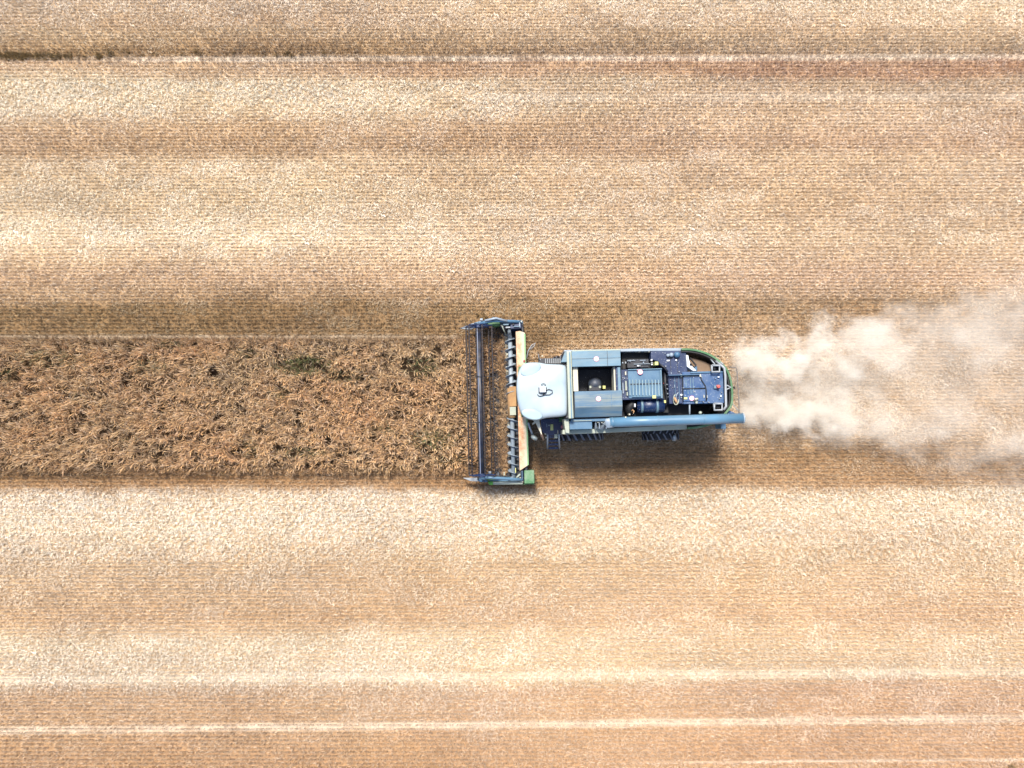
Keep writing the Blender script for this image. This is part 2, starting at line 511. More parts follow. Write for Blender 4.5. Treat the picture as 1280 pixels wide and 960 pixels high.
scatter('edge_weeds', wt, pts, [(0, 0, random.uniform(0, 6.28)) for _ in range(n)], [(s, s, s) for s in np.random.default_rng(3).uniform(.25, .65, n)], [random.randrange(5) for _ in range(n)], WM,
        'dark green weeds in a thin line along the upper left stubble edge', 'weeds')

# ================================================================== the combine harvester
def paint(name, col, rough=.45, dust=.35, dcol=(196, 176, 146), scale=3.0, flecks=0.0, metal=0.0, streak=None):
    mt, q, bs = new_mat(name)
    tc = q.n('ShaderNodeTexCoord'); oc = tc.outputs['Object']
    c = tuple(v * .74 for v in lin(col)); dcol = tuple(v * .8 for v in dcol)
    vec = oc
    if streak:
        mp = q.n('ShaderNodeMapping'); q.put(mp.inputs[0], oc); mp.inputs['Scale'].default_value = streak; vec = mp.outputs[0]
    f = q.rng(q.noise(vec, scale, 5, .65), .42, .75, 0, dust)
    v = q.rng(q.noise(oc, 1.3, 3), .3, .7, .82, 1.15)
    hs = q.n('ShaderNodeHueSaturation'); hs.inputs['Color'].default_value = (*c, 1); q.put(hs.inputs['Value'], v)
    colr = q.mix(f, hs.outputs[0], lin(dcol))
    if flecks:
        fl = q.rng(q.noise(oc, 26, 2, .6), .70 - .05 * flecks, .74, 0, .8)
        colr = q.mix(fl, colr, lin((214, 216, 206)))
    q.put(bs.inputs['Base Color'], colr)
    q.put(bs.inputs['Roughness'], q.m('ADD', q.m('MULTIPLY', f, .5), rough))
    bs.inputs['Metallic'].default_value = metal
    return mt
LID = paint('blue_grey_paint', (96, 130, 148), .42, .35, (176, 176, 160), 2.2, streak=(.5, 4, 1))
LID2 = paint('worn_blue_grey_paint', (80, 112, 134), .42, .75, (168, 168, 146), 1.8, streak=(.35, 3, 1))
TUBE = paint('tube_paint', (84, 124, 150), .4, .25, (170, 176, 170), 2.0, streak=(.3, 2, 2))
NAVY = paint('navy_paint', (13, 40, 82), .4, .18, (120, 130, 150), 3.0, flecks=.9)
DECK = paint('deck_blue_paint', (36, 78, 124), .42, .30, (150, 160, 165), 2.6, flecks=1.2)
COVER = paint('cover_blue_paint', (68, 108, 138), .45, .30, (140, 160, 160), 2.5)
BLACK = paint('near_black', (18, 20, 24), .6, .25, (60, 58, 54), 5.0)  # near-black for void areas, hoses and cables
DARK = paint('dark_machine_paint', (24, 28, 40), .5, .25, (90, 88, 84), 5.0, flecks=.4)
GREEN = paint('green_paint', (44, 100, 40), .45, .45, (150, 176, 140), 3.0)
RIM = paint('pale_green_rim', (62, 108, 64), .5, .5, (176, 196, 160), 3.0)
BEIGE = paint('dusty_beige_paint', (168, 176, 160), .55, .55, (190, 182, 150), 2.0)
CREAM = paint('cream_panel', (206, 202, 180), .55, .25, (180, 160, 120), 2.0)
ROOF = paint('cab_roof_white', (168, 184, 192), .5, .22, (214, 196, 168), .8)
STEEL = paint('grey_steel', (150, 164, 176), .45, .3, (160, 150, 130), 4.0)
RAIL = paint('rail_grey', (150, 156, 160), .45, .2)
WHITE = paint('white_plastic', (235, 238, 240), .4, .05)
RUBBER = paint('tyre_rubber', (30, 32, 40), .8, .3, (110, 90, 70), 5.0)
REEL = paint('reel_navy', (20, 26, 44), .4, .15)
REEL_LIT = paint('reel_painted_lit_face', (96, 108, 134), .4, .15)
REDP = paint('red_paint', (150, 40, 40), .5, .3)
ORANGE = paint('orange_dust', (196, 150, 104), .8, .6, (214, 184, 144), 6.0)
YEL = paint('yellow_label', (214, 214, 130), .5, .1)
CANV = paint('brown_chaff_layer', (170, 130, 88), .9, .6, (200, 170, 120), 12.0)

def beam_mat():
    mt, q, bs = new_mat('beam_dusty_green')
    tc = q.n('ShaderNodeTexCoord'); x, y, z = q.sep(tc.outputs['Object'])
    n = q.noise(tc.outputs['Object'], 4.0, 5, .7)
    edge = q.rng(q.m('ADD', x, q.m('MULTIPLY', q.m('SUBTRACT', n, .5), .3)), -.02, .10, 1, 0)
    mid = q.rng(q.m('ABSOLUTE', y), 1.3, 3.0, 1.0, .48)
    dust = q.mix(q.rng(q.noise(tc.outputs['Object'], 7, 5, .75), .38, .62, 0, 1), lin((158, 104, 70)), lin((206, 166, 130)))
    q.put(bs.inputs['Base Color'], q.mix(q.m('MULTIPLY', edge, mid), lin((182, 172, 148)), dust))
    bs.inputs['Roughness'].default_value = .75
    return mt
BEAM = beam_mat()
def glass_mat():
    mt, q, bs = new_mat('tinted_glass')
    bs.inputs['Base Color'].default_value = (.02, .03, .035, 1); bs.inputs['Roughness'].default_value = .08
    return mt
GLASS = glass_mat()
def sticker_mat():
    mt, q, bs = new_mat('round_warning_sticker')
    tc = q.n('ShaderNodeTexCoord'); oc = tc.outputs['Object']
    x, y, z = q.sep(oc)
    ln = q.m('SQRT', q.m('ADD', q.m('MULTIPLY', x, x), q.m('MULTIPLY', y, y)))
    ring = q.m('GREATER_THAN', ln, .068)
    bar = q.m('LESS_THAN', q.m('ABSOLUTE', q.m('ADD', x, q.m('MULTIPLY', y, 1.0))), .014)
    q.put(bs.inputs['Base Color'], q.mix(q.m('MAXIMUM', ring, bar), lin((240, 240, 244)), lin((214, 130, 146))))
    return mt
STK = sticker_mat()

THETA = R(1.5)
ORG = P(780, 497, 0)
harv = bpy.data.objects.new('combine_harvester', None); C.objects.link(harv)
harv.location = ORG; harv.rotation_euler = (0, 0, THETA); harv.empty_display_size = 1
tag(harv, 'dusty blue and green combine harvester with pale cab roof cutting the wheat strip', 'combine harvester')
RINV = Matrix.Rotation(-THETA, 3, 'Z')
def M(px, py, z):
    return RINV @ (P(px, py, z) - ORG)
ABS = {}
def add(name, bm, mats, parent=None, bevel=0.0, smooth=False, label=None, kind=None, center=None):
    if not isinstance(mats, (list, tuple)): mats = [mats]
    parent = parent or harv
    bmesh.ops.recalc_face_normals(bm, faces=bm.faces)
    if center is None:
        xs = [v.co for v in bm.verts]
        center = Vector([(min(c[k] for c in xs) + max(c[k] for c in xs)) / 2 for k in range(3)])
    for v in bm.verts: v.co -= center
    me = bpy.data.meshes.new(name); bm.to_mesh(me); bm.free()
    for m_ in mats: me.materials.append(m_)
    if smooth:
        for p in me.polygons: p.use_smooth = True
    o = bpy.data.objects.new(name, me); C.objects.link(o)
    o.parent = parent
    o.location = center - ABS.get(parent.name, Vector((0, 0, 0)))
    ABS[o.name] = center.copy()
    if bevel:
        b = o.modifiers.new('bevel', 'BEVEL'); b.width = bevel; b.segments = 2; b.limit_method = 'ANGLE'
    if label: o['label'] = label
    if kind: o['kind'] = kind
    return o
def again(o, delta):
    """a copy of a part (sharing its mesh) shifted by delta"""
    c = o.copy(); C.objects.link(c); c.parent = o.parent; c.location = o.location + Vector(delta)
    ABS[c.name] = ABS[o.name] + Vector(delta)
    return c
def bbox_bm(bm, x0, y0, z0, x1, y1, z1, mi=0):
    vs = [bm.verts.new(p) for p in ((x0, y0, z0), (x1, y0, z0), (x1, y1, z0), (x0, y1, z0), (x0, y0, z1), (x1, y0, z1), (x1, y1, z1), (x0, y1, z1))]
    for f in ((0, 3, 2, 1), (4, 5, 6, 7), (0, 1, 5, 4), (1, 2, 6, 5), (2, 3, 7, 6), (3, 0, 4, 7)):
        fc = bm.faces.new([vs[k] for k in f]); fc.material_index = mi
def ext(px0, py0, px1, py1, z):
    pm, qm = (px0 + px1) / 2, (py0 + py1) / 2
    return M(px0, qm, z).x, M(pm, py1, z).y, M(px1, qm, z).x, M(pm, py0, z).y
def box(name, px0, py0, px1, py1, z0, z1, mat, parent=None, bevel=.012, **kw):
    x0, y0, x1, y1 = ext(px0, py0, px1, py1, z1)
    bm = bmesh.new(); bbox_bm(bm, x0, y0, z0, x1, y1, z1)
    return add(name, bm, mat, parent, bevel, **kw)
def prism_bm(bm, pts, z0, z1, ztop=None):
    """pts: local xy list; extruded z0..z1"""
    lo = [bm.verts.new((p[0], p[1], z0)) for p in pts]
    hi = [bm.verts.new((p[0], p[1], z1 if ztop is None else ztop(p))) for p in pts]
    bm.faces.new(lo[::-1]); bm.faces.new(hi)
    n = len(pts)
    for k in range(n): bm.faces.new((lo[k], lo[(k + 1) % n], hi[(k + 1) % n], hi[k]))
def prism(name, pxs, z0, z1, mat, parent=None, bevel=.012, **kw):
    bm = bmesh.new(); prism_bm(bm, [M(a, b, z1) for a, b in pxs], z0, z1)
    return add(name, bm, mat, parent, bevel, **kw)
def tube_bm(bm, pts, r, n=8, cap=True):
    pts = [Vector(p) for p in pts]; rings = []
    for k, p in enumerate(pts):
        d = (pts[min(k + 1, len(pts) - 1)] - pts[max(k - 1, 0)]).normalized()
        a = Vector((0, 0, 1)) if abs(d.z) < .9 else Vector((1, 0, 0))
        u = d.cross(a).normalized(); v = d.cross(u)
        rr = r[k] if isinstance(r, (list, tuple)) else r
        rings.append([bm.verts.new(p + (u * math.cos(t) + v * math.sin(t)) * rr) for t in [2 * math.pi * j / n for j in range(n)]])
    for A, B in zip(rings, rings[1:]):
        for j in range(n): bm.faces.new((A[j], A[(j + 1) % n], B[(j + 1) % n], B[j]))
    if cap:
        bm.faces.new(rings[0][::-1]); bm.faces.new(rings[-1])
def tube(name, pts, r, mat, parent=None, n=8, smooth=True, **kw):
    bm = bmesh.new(); tube_bm(bm, pts, r, n)
    return add(name, bm, mat, parent, 0, smooth, **kw)
def ptube(name, pxs, r, mat, parent=None, n=6, **kw):
    return tube(name, [M(*p) for p in pxs], r, mat, parent, n, **kw)
def cr(pts, sub=6):
    out = []
    P_ = [Vector(p) for p in pts]; P_ = [P_[0] * 2 - P_[1]] + P_ + [P_[-1] * 2 - P_[-2]]
    for k in range(1, len(P_) - 2):
        for s in range(sub):
            t = s / sub
            out.append(.5 * ((2 * P_[k]) + (-P_[k - 1] + P_[k + 1]) * t + (2 * P_[k - 1] - 5 * P_[k] + 4 * P_[k + 1] - P_[k + 2]) * t * t + (-P_[k - 1] + 3 * P_[k] - 3 * P_[k + 1] + P_[k + 2]) * t ** 3))
    out.append(P_[-2]); return out
def sticker(px, py, z, parent=None, r=.085):
    c = M(px, py, z); bm = bmesh.new()
    bmesh.ops.create_cone(bm, cap_ends=True, segments=20, radius1=r, radius2=r, depth=.008, matrix=Matrix.Translation(c))
    return add('warning_sticker', bm, STK, parent)

# ---- chassis, side panels and rear hood
# (heights: deck 3.2, tank 3.8, header 1.1)
chas = box('chassis', 709, 440, 862, 534, 1.0, 2.35, BLACK)
box('rear_frame', 862, 466, 900, 506, 1.0, 2.6, BLACK)
box('straw_chopper', 896, 462, 912, 512, .7, 1.5, DARK)
# rear hood : curved wall, green skin and black liner, open inside
ol = [(852, 435.2), (862, 435.4), (872, 436.8), (882, 439.8), (892, 444.6), (901, 451.2), (908.5, 459.5), (913.5, 470), (916.3, 484), (916.8, 498), (915.5, 507), (911, 514), (904, 521.5), (895, 528.5), (884, 533), (871, 535.7), (860, 536.6)]
ZR = 3.12
def offs(pts, d):
    out = []
    for k, p in enumerate(pts):
        t = (pts[min(k + 1, len(pts) - 1)] - pts[max(k - 1, 0)]).normalized()
        out.append(p + Vector((t.y, -t.x, 0)) * d)      # positive d: inwards (the outline runs clockwise in the picture)
    return out
cur = cr([M(a, b, ZR) for a, b in ol], 5)
def wall(name, A, B, z0, z1, mat, **kw):
    bm = bmesh.new(); n = len(A)
    vs = [[bm.verts.new((p.x, p.y, z)) for p, z in ((a, z0), (a, z1), (b, z1), (b, z0))] for a, b in zip(A, B)]
    for k in range(n - 1):
        for j in range(4): bm.faces.new((vs[k][j], vs[k][(j + 1) % 4], vs[k + 1][(j + 1) % 4], vs[k + 1][j]))
    bm.faces.new(vs[0]); bm.faces.new(vs[-1][::-1])
    return add(name, bm, mat, **kw)
hood = wall('rear_hood', cur, offs(cur, .075), .95, ZR, RIM, bevel=.015, smooth=False)
wall('hood_liner', offs(cur, .088), offs(cur, .13), .75, ZR - .05, BLACK, parent=hood)
# lower side panel, pale dusty top edge
def side(name, pxs, z, th, z0, mat):
    A = cr([M(a, b, z) for a, b in pxs], 4)
    return wall(name, A, offs(A, th), z0, z, mat, bevel=.015)
side('side_panel', [(859, 536.6), (820, 538.4), (780, 540.0), (745, 541.6), (710, 542.8), (703, 542.6)], 3.0, .15, 1.3, BEIGE)
box('panel_lip', 722, 528, 866, 532.5, 2.2, 2.72, NAVY)
side('side_panel', [(705, 437.6), (776, 436.0), (812, 435.4), (853, 435.0)], 3.0, .1, 1.3, STEEL)
# ---- grain tank
tank = bmesh.new()
X0, Y0, X1, Y1 = ext(706, 438, 777.5, 522, 3.55)
OX0, OY0, OX1, OY1 = ext(716, 458, 776, 489, 3.45)
bbox_bm(tank, X0, Y0, 2.2, OX0, Y1, 3.5); bbox_bm(tank, OX1, Y0, 2.2, X1, Y1, 3.5)
bbox_bm(tank, OX0, OY1, 2.2, OX1, Y1, 3.5); bbox_bm(tank, OX0, Y0, 2.2, OX1, OY0, 3.5)
bbox_bm(tank, OX0, OY0, 2.2, OX1, OY1, 2.38)
gt = add('grain_tank', tank, DARK, bevel=.01)
box('tank_front_rail', 709.6, 439, 715.6, 523, 3.0, 3.74, BEIGE, gt)
box('front_edge', 712.6, 440, 714.2, 523, 3.1, 3.77, LID, gt)
prism('tank_corner', [(709, 438.8), (709, 452.4), (701.2, 452.8), (706, 440)], 3.3, 3.66, LID, gt)
box('tank_lid', 714.8, 438.4, 775.8, 457.9, 3.72, 3.80, LID, gt)
box('lid_edge', 715, 436.9, 775.4, 438.8, 3.5, 3.77, BEIGE, gt)
# lower lid folded : flat part and sloping dusty part
x0, y0, x1, y1 = ext(718.4, 488.6, 777.8, 508.6, 3.80)
bm = bmesh.new(); yy = ext(717.2, 488, 777, 521, 3.6)[1]
prof = [(y1, 3.8), (y0, 3.80), (yy, 3.55), (yy, 3.49), (y0, 3.73), (y1, 3.73)]
L_ = [bm.verts.new((x0, a, b)) for a, b in prof]; R_ = [bm.verts.new((x1, a, b)) for a, b in prof]
bm.faces.new(L_); bm.faces.new(R_[::-1])
for k in range(6): bm.faces.new((L_[k], R_[k], R_[(k + 1) % 6], L_[(k + 1) % 6]))
add('tank_lid', bm, LID2, gt, .012)
for a, b, c_, d in ((714.8, 447.8, 775.8, 448.15), (759, 438.6, 759.5, 457.8)):
    box('lid_seam', a, b, c_, d, 3.79, 3.806, DARK, gt, 0)
for a, b, c_, d in ((719, 498.2, 777.4, 498.6), (764, 489, 764.5, 508.4), (737, 493.4, 742, 493.9), (719, 506.2, 777, 506.8)):
    box('lid_seam', a, b, c_, d, 3.79, 3.806, COVER, gt, 0)
box('inner_panel', 716.4, 458.4, 722.6, 489.2, 3.52, 3.64, CREAM, gt)
box('inner_panel', 767.4, 458.2, 769.4, 488.4, 3.0, 3.60, CREAM, gt)
box('inner_panel', 769.9, 458.2, 772.2, 488.4, 3.3, 3.66, NAVY, gt)
box('inner_panel', 772.2, 458.2, 775.9, 488.4, 3.3, 3.70, LID, gt)
# auger head in the tank
c = M(743.5, 480, 2.9); bm = bmesh.new()
bmesh.ops.create_uvsphere(bm, u_segments=20, v_segments=10, radius=.24, matrix=Matrix.Translation(c) @ Matrix.Diagonal((1, 1, 1.1, 1)))
add('auger_dome', bm, paint('dull_dome', (62, 72, 88), .5, .2), gt, smooth=True)
box('auger_bracket', 736, 482.5, 751, 488.5, 2.5, 3.12, DARK, gt)
for a in (736.8, 748.6): box('bracket_tab', a, 482.2, a + 2.6, 485.4, 3.1, 3.16, BEIGE, gt)
box('tank_float', 753.5, 482, 757, 486, 2.5, 2.9, YEL, gt)
sticker(745.4, 448.6, 3.815, gt); sticker(748.1, 498.4, 3.815, gt)
# ---- unloading side: box, recess, pivot, tube
box('side_locker', 713.5, 523, 783.5, 526.5, 2.6, 3.42, COVER)
lk = box('side_locker', 712, 526, 740.2, 536.6, 2.6, 3.38, COVER)
box('locker_trim', 715, 525.6, 740, 526.4, 3.36, 3.44, BEIGE, lk)
prism('corner_post', [(704.6, 523.6), (711.6, 523.4), (711.8, 541.8), (707.0, 541.0)], 2.4, 3.3, BEIGE)
rec = box('tube_pivot', 741.5, 527, 760.5, 536.4, 2.4, 2.95, BLACK)
ptube('pivot_elbow', [(746, 531.5, 2.8), (751, 531.5, 3.25), (759, 529.2, 3.42), (766, 528.2, 3.45)], [.12, .16, .17, .17], STEEL, rec, 14)
for k in range(6):
    a = 745 + k * 2.4; c = M(a, 526.9 + (k % 2) * .8, 3.3); bm = bmesh.new()
    bmesh.ops.create_cone(bm, cap_ends=True, segments=8, radius1=.03, radius2=.025, depth=.08, matrix=Matrix.Translation(c)); add('pivot_bolt', bm, CREAM, rec)
for a in (744.6, 748.9, 757.8): box('pivot_flange', a, 528.2, a + .9, 536, 2.9, 3.5, STEEL, rec)
pa, pb = M(762, 528.0, 3.45), M(929.5, 522.8, 3.45)
tb = tube('unloading_tube', [pa, pa.lerp(pb, .3), pa.lerp(pb, .65), pb], .172, TUBE, n=24)
for t in (.02, .36, .70, .995):
    c = pa.lerp(pb, t); d = (pb - pa).normalized() * .02; tube('tube_band', [c - d, c + d], .181, TUBE if t < .9 else STEEL, tb, 24, smooth=False)
ptube('tube_end_lip', [(929.6, 518.4, 3.4), (931.6, 523.4, 3.3), (930.4, 528.4, 3.3)], .02, BEIGE, tb)
box('tube_rest', 781.3, 520.6, 783.2, 525.6, 2.8, 3.55, CREAM)
prism('tube_cradle', [(912, 513), (921, 517.5), (914, 518.5), (905, 518.5)], 2.7, 2.9, DECK)
# wall stubs and parts below the tube
lad = box('rear_bracket', 901, 529, 907.5, 536, 1.6, 2.3, COVER)
ptube('bracket_rod', [(903.4, 535, 2.2), (903.8, 541, 1.0)], .025, RAIL, lad); ptube('bracket_rod', [(906.4, 535, 2.2), (905.2, 540, 1.2)], .025, RAIL, lad)

# ---- engine compartment
eb = box('engine_bay', 777.5, 439.5, 816, 461, 2.3, 2.55, BLACK)
box('engine_block', 784, 449, 811, 459.6, 2.5, 2.95, DARK, eb)
for (a, b, a2, b2, z) in ((785, 450.2, 794, 450.9, 3.0), (800, 450.0, 807, 450.7, 3.0), (792, 454.6, 813, 455.2, 3.02)):
    box('engine_pipe', a, b, a2, b2, z - .06, z, STEEL, eb, 0)
box('deck_catwalk_rail', 777, 436.6, 852, 438.4, 2.7, 2.95, RAIL, eb, .01)
for k in range(10):
    box('catwalk_clip', 778 + k * 4.0, 438.6, 780.4 + k * 4.0, 440.0, 2.7, 2.9 + .03 * (k % 3), CREAM if k % 3 else STEEL, eb, .004)
def bits(name, lst, z, parent, mat=None, h=.09):
    for (a, b, wd, hh, m_) in lst: box(name, a, b, a + wd, b + hh, z - .02, z + h, m_, parent, .006)
bits('engine_fitting', [(777.6, 452.6, 1.6, 1.6, STEEL), (781.2, 452, 1.8, 2.4, RAIL), (784.2, 450.3, 1.2, 1.2, STEEL), (787, 450.6, 1.2, 1.4, STEEL), (796.4, 456.4, 2.8, 1.6, WHITE), (799.8, 456.5, 1.1, 1.5, RAIL),
     (803.8, 452, 1.4, 2, STEEL), (813.4, 449.2, 2.3, 1.5, WHITE), (814, 452.4, 2.0, 1.6, RAIL), (814.2, 454.6, 1.7, 1.8, WHITE)], 2.98, eb)
box('fuse_box', 818.8, 452, 823, 456.4, 2.9, 3.3, YEL)
# upper right deck
dk = prism('upper_deck', [(813.5, 439.2), (857.5, 438.2), (857.5, 442), (859.5, 462.6), (856.5, 467.4), (836, 467.8), (828, 459), (823, 452), (813.5, 449)], 2.3, 3.0, NAVY)
for a in (838, 846.5): box('deck_seam', a, 441, a + .45, 466, 2.98, 3.012, DARK, dk, 0)
box('deck_hatch', 833.5, 443, 840.5, 447.6, 2.98, 3.05, BLACK, dk); box('deck_hatch', 843.2, 443.6, 847.6, 447, 2.98, 3.05, BLACK, dk)
for a, b, rr in ((835, 444.2, .06), (839.2, 443.6, .08), (846.2, 443.4, .11)):
    c = M(a, b, 3.1); bm = bmesh.new(); bmesh.ops.create_uvsphere(bm, u_segments=12, v_segments=8, radius=rr, matrix=Matrix.Translation(c)); add('filler_cap', bm, COVER if rr > .1 else STEEL, dk, smooth=True)
bits('deck_fitting', [(833.4, 449.8, 3.6, 1.7, WHITE), (844.4, 449, 1.8, 2.2, WHITE), (830.8, 440.8, 1.2, 1.2, STEEL), (831.6, 457, 1.5, 1.5, RAIL), (848.4, 464, 1.6, 1.2, RAIL), (838.6, 465.4, 1, 2, STEEL), (851, 457.6, .9, .9, RAIL), (845.6, 455, .8, .8, STEEL)], 3.0, dk, h=.05)
# white guard on the corner
gd = prism('white_guard', [(857.6, 443.6), (860.4, 444.2), (861.4, 450), (864, 456.5), (870.6, 463.4), (866.8, 463.8), (858.9, 458.2)], 2.7, 3.12, WHITE)
prism('guard_strap', [(862, 447.2), (863.4, 446.8), (871.4, 456.4), (870, 457.2)], 2.9, 3.0, BLACK, gd)
box('guard_step', 868.5, 457.5, 871.6, 463.8, 2.6, 2.9, COVER, gd)
ptube('guard_bolt', [(863.4, 455.4, 3.1), (863.4, 455.4, 3.17)], .04, BLACK, gd)
# black gap with hoses
bx = prism('hose_bay', [(828, 459), (836, 467), (836, 516), (828.5, 516)], 2.3, 2.55, BLACK)
ptube('hose', [(824, 455, 3.0), (830, 459, 3.05), (834, 464, 3.0), (835.5, 472, 2.7)], .035, DARK, bx, 8)
ptube('hose', [(831, 465, 2.8), (831.5, 480, 2.8), (833.5, 495, 2.75), (832, 508, 2.7)], .05, DARK, bx, 8)
bits('hose_clamp', [(833, 463.6, 1.1, 1.4, BEIGE), (833.2, 480, 1.3, 1.2, STEEL), (833.6, 485.4, 1.4, 1.2, STEEL), (834, 491.4, 1.3, 1.4, STEEL), (829, 478.6, 1, 1, REDP), (835, 495.6, 2, .9, STEEL)], 2.85, bx)
# radiator cover
rc = box('radiator_cover', 776.8, 461.4, 828, 499.2, 2.5, 3.22, NAVY)
sc1 = box('screen_panel', 785.4, 462.4, 826.6, 497.6, 3.2, 3.27, COVER, rc)
box('screen_frame', 784.8, 460.9, 827.6, 462.2, 3.15, 3.33, LID, rc); fr = box('screen_frame', 825.9, 462.3, 827.7, 497.8, 3.15, 3.33, LID, rc)
box('screen_frame', 790, 494.8, 826, 496.0, 3.15, 3.33, LID, rc)
box('screen_strip', 787, 479.2, 825.6, 480.2, 3.26, 3.30, DARK, rc, 0)
SLAT = paint('pale_slat', (140, 168, 176), .5, .3)
for k in range(10):
    a = 786.8 + k * 4.02
    sl = box('screen_slat', a, 474.5, a + 1.0, 494.2, 3.25, 3.34, SLAT, rc, .006)
box('side_latch', 781.6, 476.2, 783.6, 488.2, 3.2, 3.3, BEIGE, rc); box('side_latch', 778.2, 478.6, 779.6, 492, 3.2, 3.27, STEEL, rc)
box('side_latch', 781.3, 464.2, 783.0, 469, 3.2, 3.3, CREAM, rc); box('side_latch', 783.4, 490, 785, 494.6, 3.2, 3.3, BEIGE, rc)
bits('cover_fitting', [(778, 471.6, 1.2, 1.2, RAIL), (780, 472.2, 1.6, 1.4, RAIL), (778.6, 474, .9, .9, STEEL)], 3.22, rc, h=.04)
sticker(800.3, 465.0, 3.345, rc, .088); box('red_strip', 796, 461.9, 802, 462.8, 3.3, 3.345, paint('faded_red', (196, 150, 156)), rc, 0)
box('cover_label', 815.6, 494.2, 820, 497.8, 3.3, 3.345, YEL, rc, 0)
# air cleaner drum
ya = M(796, 507.4, 2.85)
dr = tube('air_cleaner', [M(796, 507.4, 2.85), M(829.4, 506.6, 2.85)], .235, NAVY, n=24)
for a in (800.2, 819.2):
    tube('drum_band', [M(a, 507.3, 2.85), M(a + 2.8, 507.2, 2.85)], .25, LID, dr, 24)
ptube('intake_hose', [(794, 503.5, 2.8), (789.5, 505, 2.85), (786.5, 510, 2.85), (785.5, 517, 2.7)], .15, BLACK, None, 14)
ptube('hose_ring', [(789, 514, 2.9), (791, 512.4, 3.0), (792.6, 514, 3.0), (791.4, 516.4, 3.0)], .022, ORANGE, None)
box('white_cap', 793, 504.4, 794.6, 508.8, 2.8, 3.15, WHITE); box('small_cap', 786, 517, 788, 519, 2.8, 3.1, CREAM)
box('green_label', 830.2, 500.2, 832.6, 503.8, 2.8, 3.1, YEL)
# middle column
mc = box('middle_deck', 836, 467.2, 853.6, 504.6, 2.5, 3.05, NAVY)
box('column_rib', 843.6, 470, 844.2, 503, 3.03, 3.09, COVER, mc, 0); box('column_rib', 848.6, 468, 849.2, 503, 3.03, 3.09, COVER, mc, 0)
box('column_rib', 836, 468.2, 875, 468.9, 3.05, 3.25, COVER, mc, 0)
bits('column_bolt', [(850.8, 468, 2, 3.6, BEIGE), (850.6, 492.4, 2.4, 2.2, WHITE), (851, 496, 1.4, 1.4, STEEL), (843, 481, .7, 3.6, STEEL), (838, 474, .8, .8, RAIL), (840.6, 484, .7, .9, RAIL), (846, 476, .7, .7, RAIL)], 3.06, mc, h=.06)
lp = [M(845 + 3.2 * math.cos(t) * (1.0), 499.5 + 6.4 * math.sin(t), 3.2 + .05 * math.sin(2 * t)) for t in [k * .42 for k in range(12)]]
tube('hose_loop', lp, .022, BEIGE, mc, 6)
tube('hose_loop', [p + Vector((.09, .06, .03)) for p in lp[6:12]], .02, STEEL, mc, 6)
ptube('hose_elbow', [(843, 497, 3.2), (844.5, 500, 3.3), (846.5, 504.6, 3.2)], .045, ORANGE, mc)
# rear deck
rd = box('rear_deck', 853.5, 464.2, 904.6, 504.4, 2.6, 3.08, DECK)
box('deck_lip', 863, 464.2, 904, 466.4, 3.05, 3.12, COVER, rd)
ac = prism('access_panel', [(853.8, 469.6), (876, 469.2), (876.6, 474), (880.8, 481), (882.4, 486), (882.6, 501.4), (854.6, 501.8)], 3.06, 3.115, DECK, rd)
ptube('panel_gap', [(876, 471, 3.125), (876.8, 475, 3.125), (881.6, 482.5, 3.125), (882.6, 487, 3.125), (882.9, 501, 3.125)], .022, BLACK, rd)
ptube('panel_gap', [(853.9, 486, 3.13), (881.4, 485.4, 3.13)], .02, BLACK, rd)
ptube('panel_gap', [(853.6, 470, 3.12), (853.9, 501.5, 3.12)], .016, BLACK, rd)
for a, b0, b1 in ((857.2, 474, 484), (863.0, 472.6, 491.6), (866.2, 472.6, 491.2), (859.6, 487.6, 492.6)): box('panel_rib', a, b0, a + .9, b1, 3.1, 3.135, LID, ac, .004)
box('panel_rib', 855, 469.9, 872.4, 470.6, 3.1, 3.15, BEIGE, ac, .004)
bits('deck_catch', [(874.4, 467.8, 2.0, 3.2, CREAM), (879.6, 493.6, 1.1, 3.6, CREAM), (883.6, 494, 1.3, 3.6, RAIL), (867, 488.4, 1.6, 1.6, RAIL), (854, 484.4, 1, 1, STEEL), (897.2, 470.6, 2.4, 1.3, WHITE), (894, 472.6, 1, 1, RAIL), (900.5, 494, 1.5, 2.2, WHITE),
     (899, 497.6, 1.2, 1.2, RAIL), (885, 502.2, 2.2, 1, RAIL), (878.6, 501.8, 1.6, 1, RAIL), (901.8, 489.6, 1, 1.6, RAIL)], 3.12, rd, h=.04)
box('yellow_tag', 855, 496.6, 859, 499, 3.1, 3.14, YEL, rd, 0)
sticker(864.7, 497.8, 3.13, rd, .085)
ptube('grab_handle', [(868, 500.8, 3.1), (869.5, 499.4, 3.25), (872, 498.6, 3.2)], .045, CREAM, rd, 8); box('handle_foot', 869.4, 501, 872.2, 504.4, 3.1, 3.2, BEIGE, rd)
c = M(897.8, 483.2, 3.2); bm = bmesh.new()
bmesh.ops.create_cone(bm, cap_ends=True, segments=14, radius1=.075, radius2=.055, depth=.16, matrix=Matrix.Translation(c))
bl = add('beacon', bm, paint('beacon_red', (214, 96, 84), .3, .1), rd, .012, smooth=False); box('beacon_foot', 892.6, 481.8, 896, 485.6, 3.1, 3.17, LID, rd)
box('gap_shade_plate', 850, 504, 905, 530, .9, 1.2, BLACK)  # black plate added to stand in for shade inside the lower gap
prism('chaff_covered_tray', [(862, 446.5), (870.5, 448.6), (880, 451.6), (889.5, 456), (890.5, 465.5), (866, 465.5), (862, 455)], 2.55, 2.7, paint('chaff_coat', (134, 112, 92), .9, .6, (130, 106, 80), 9.0))
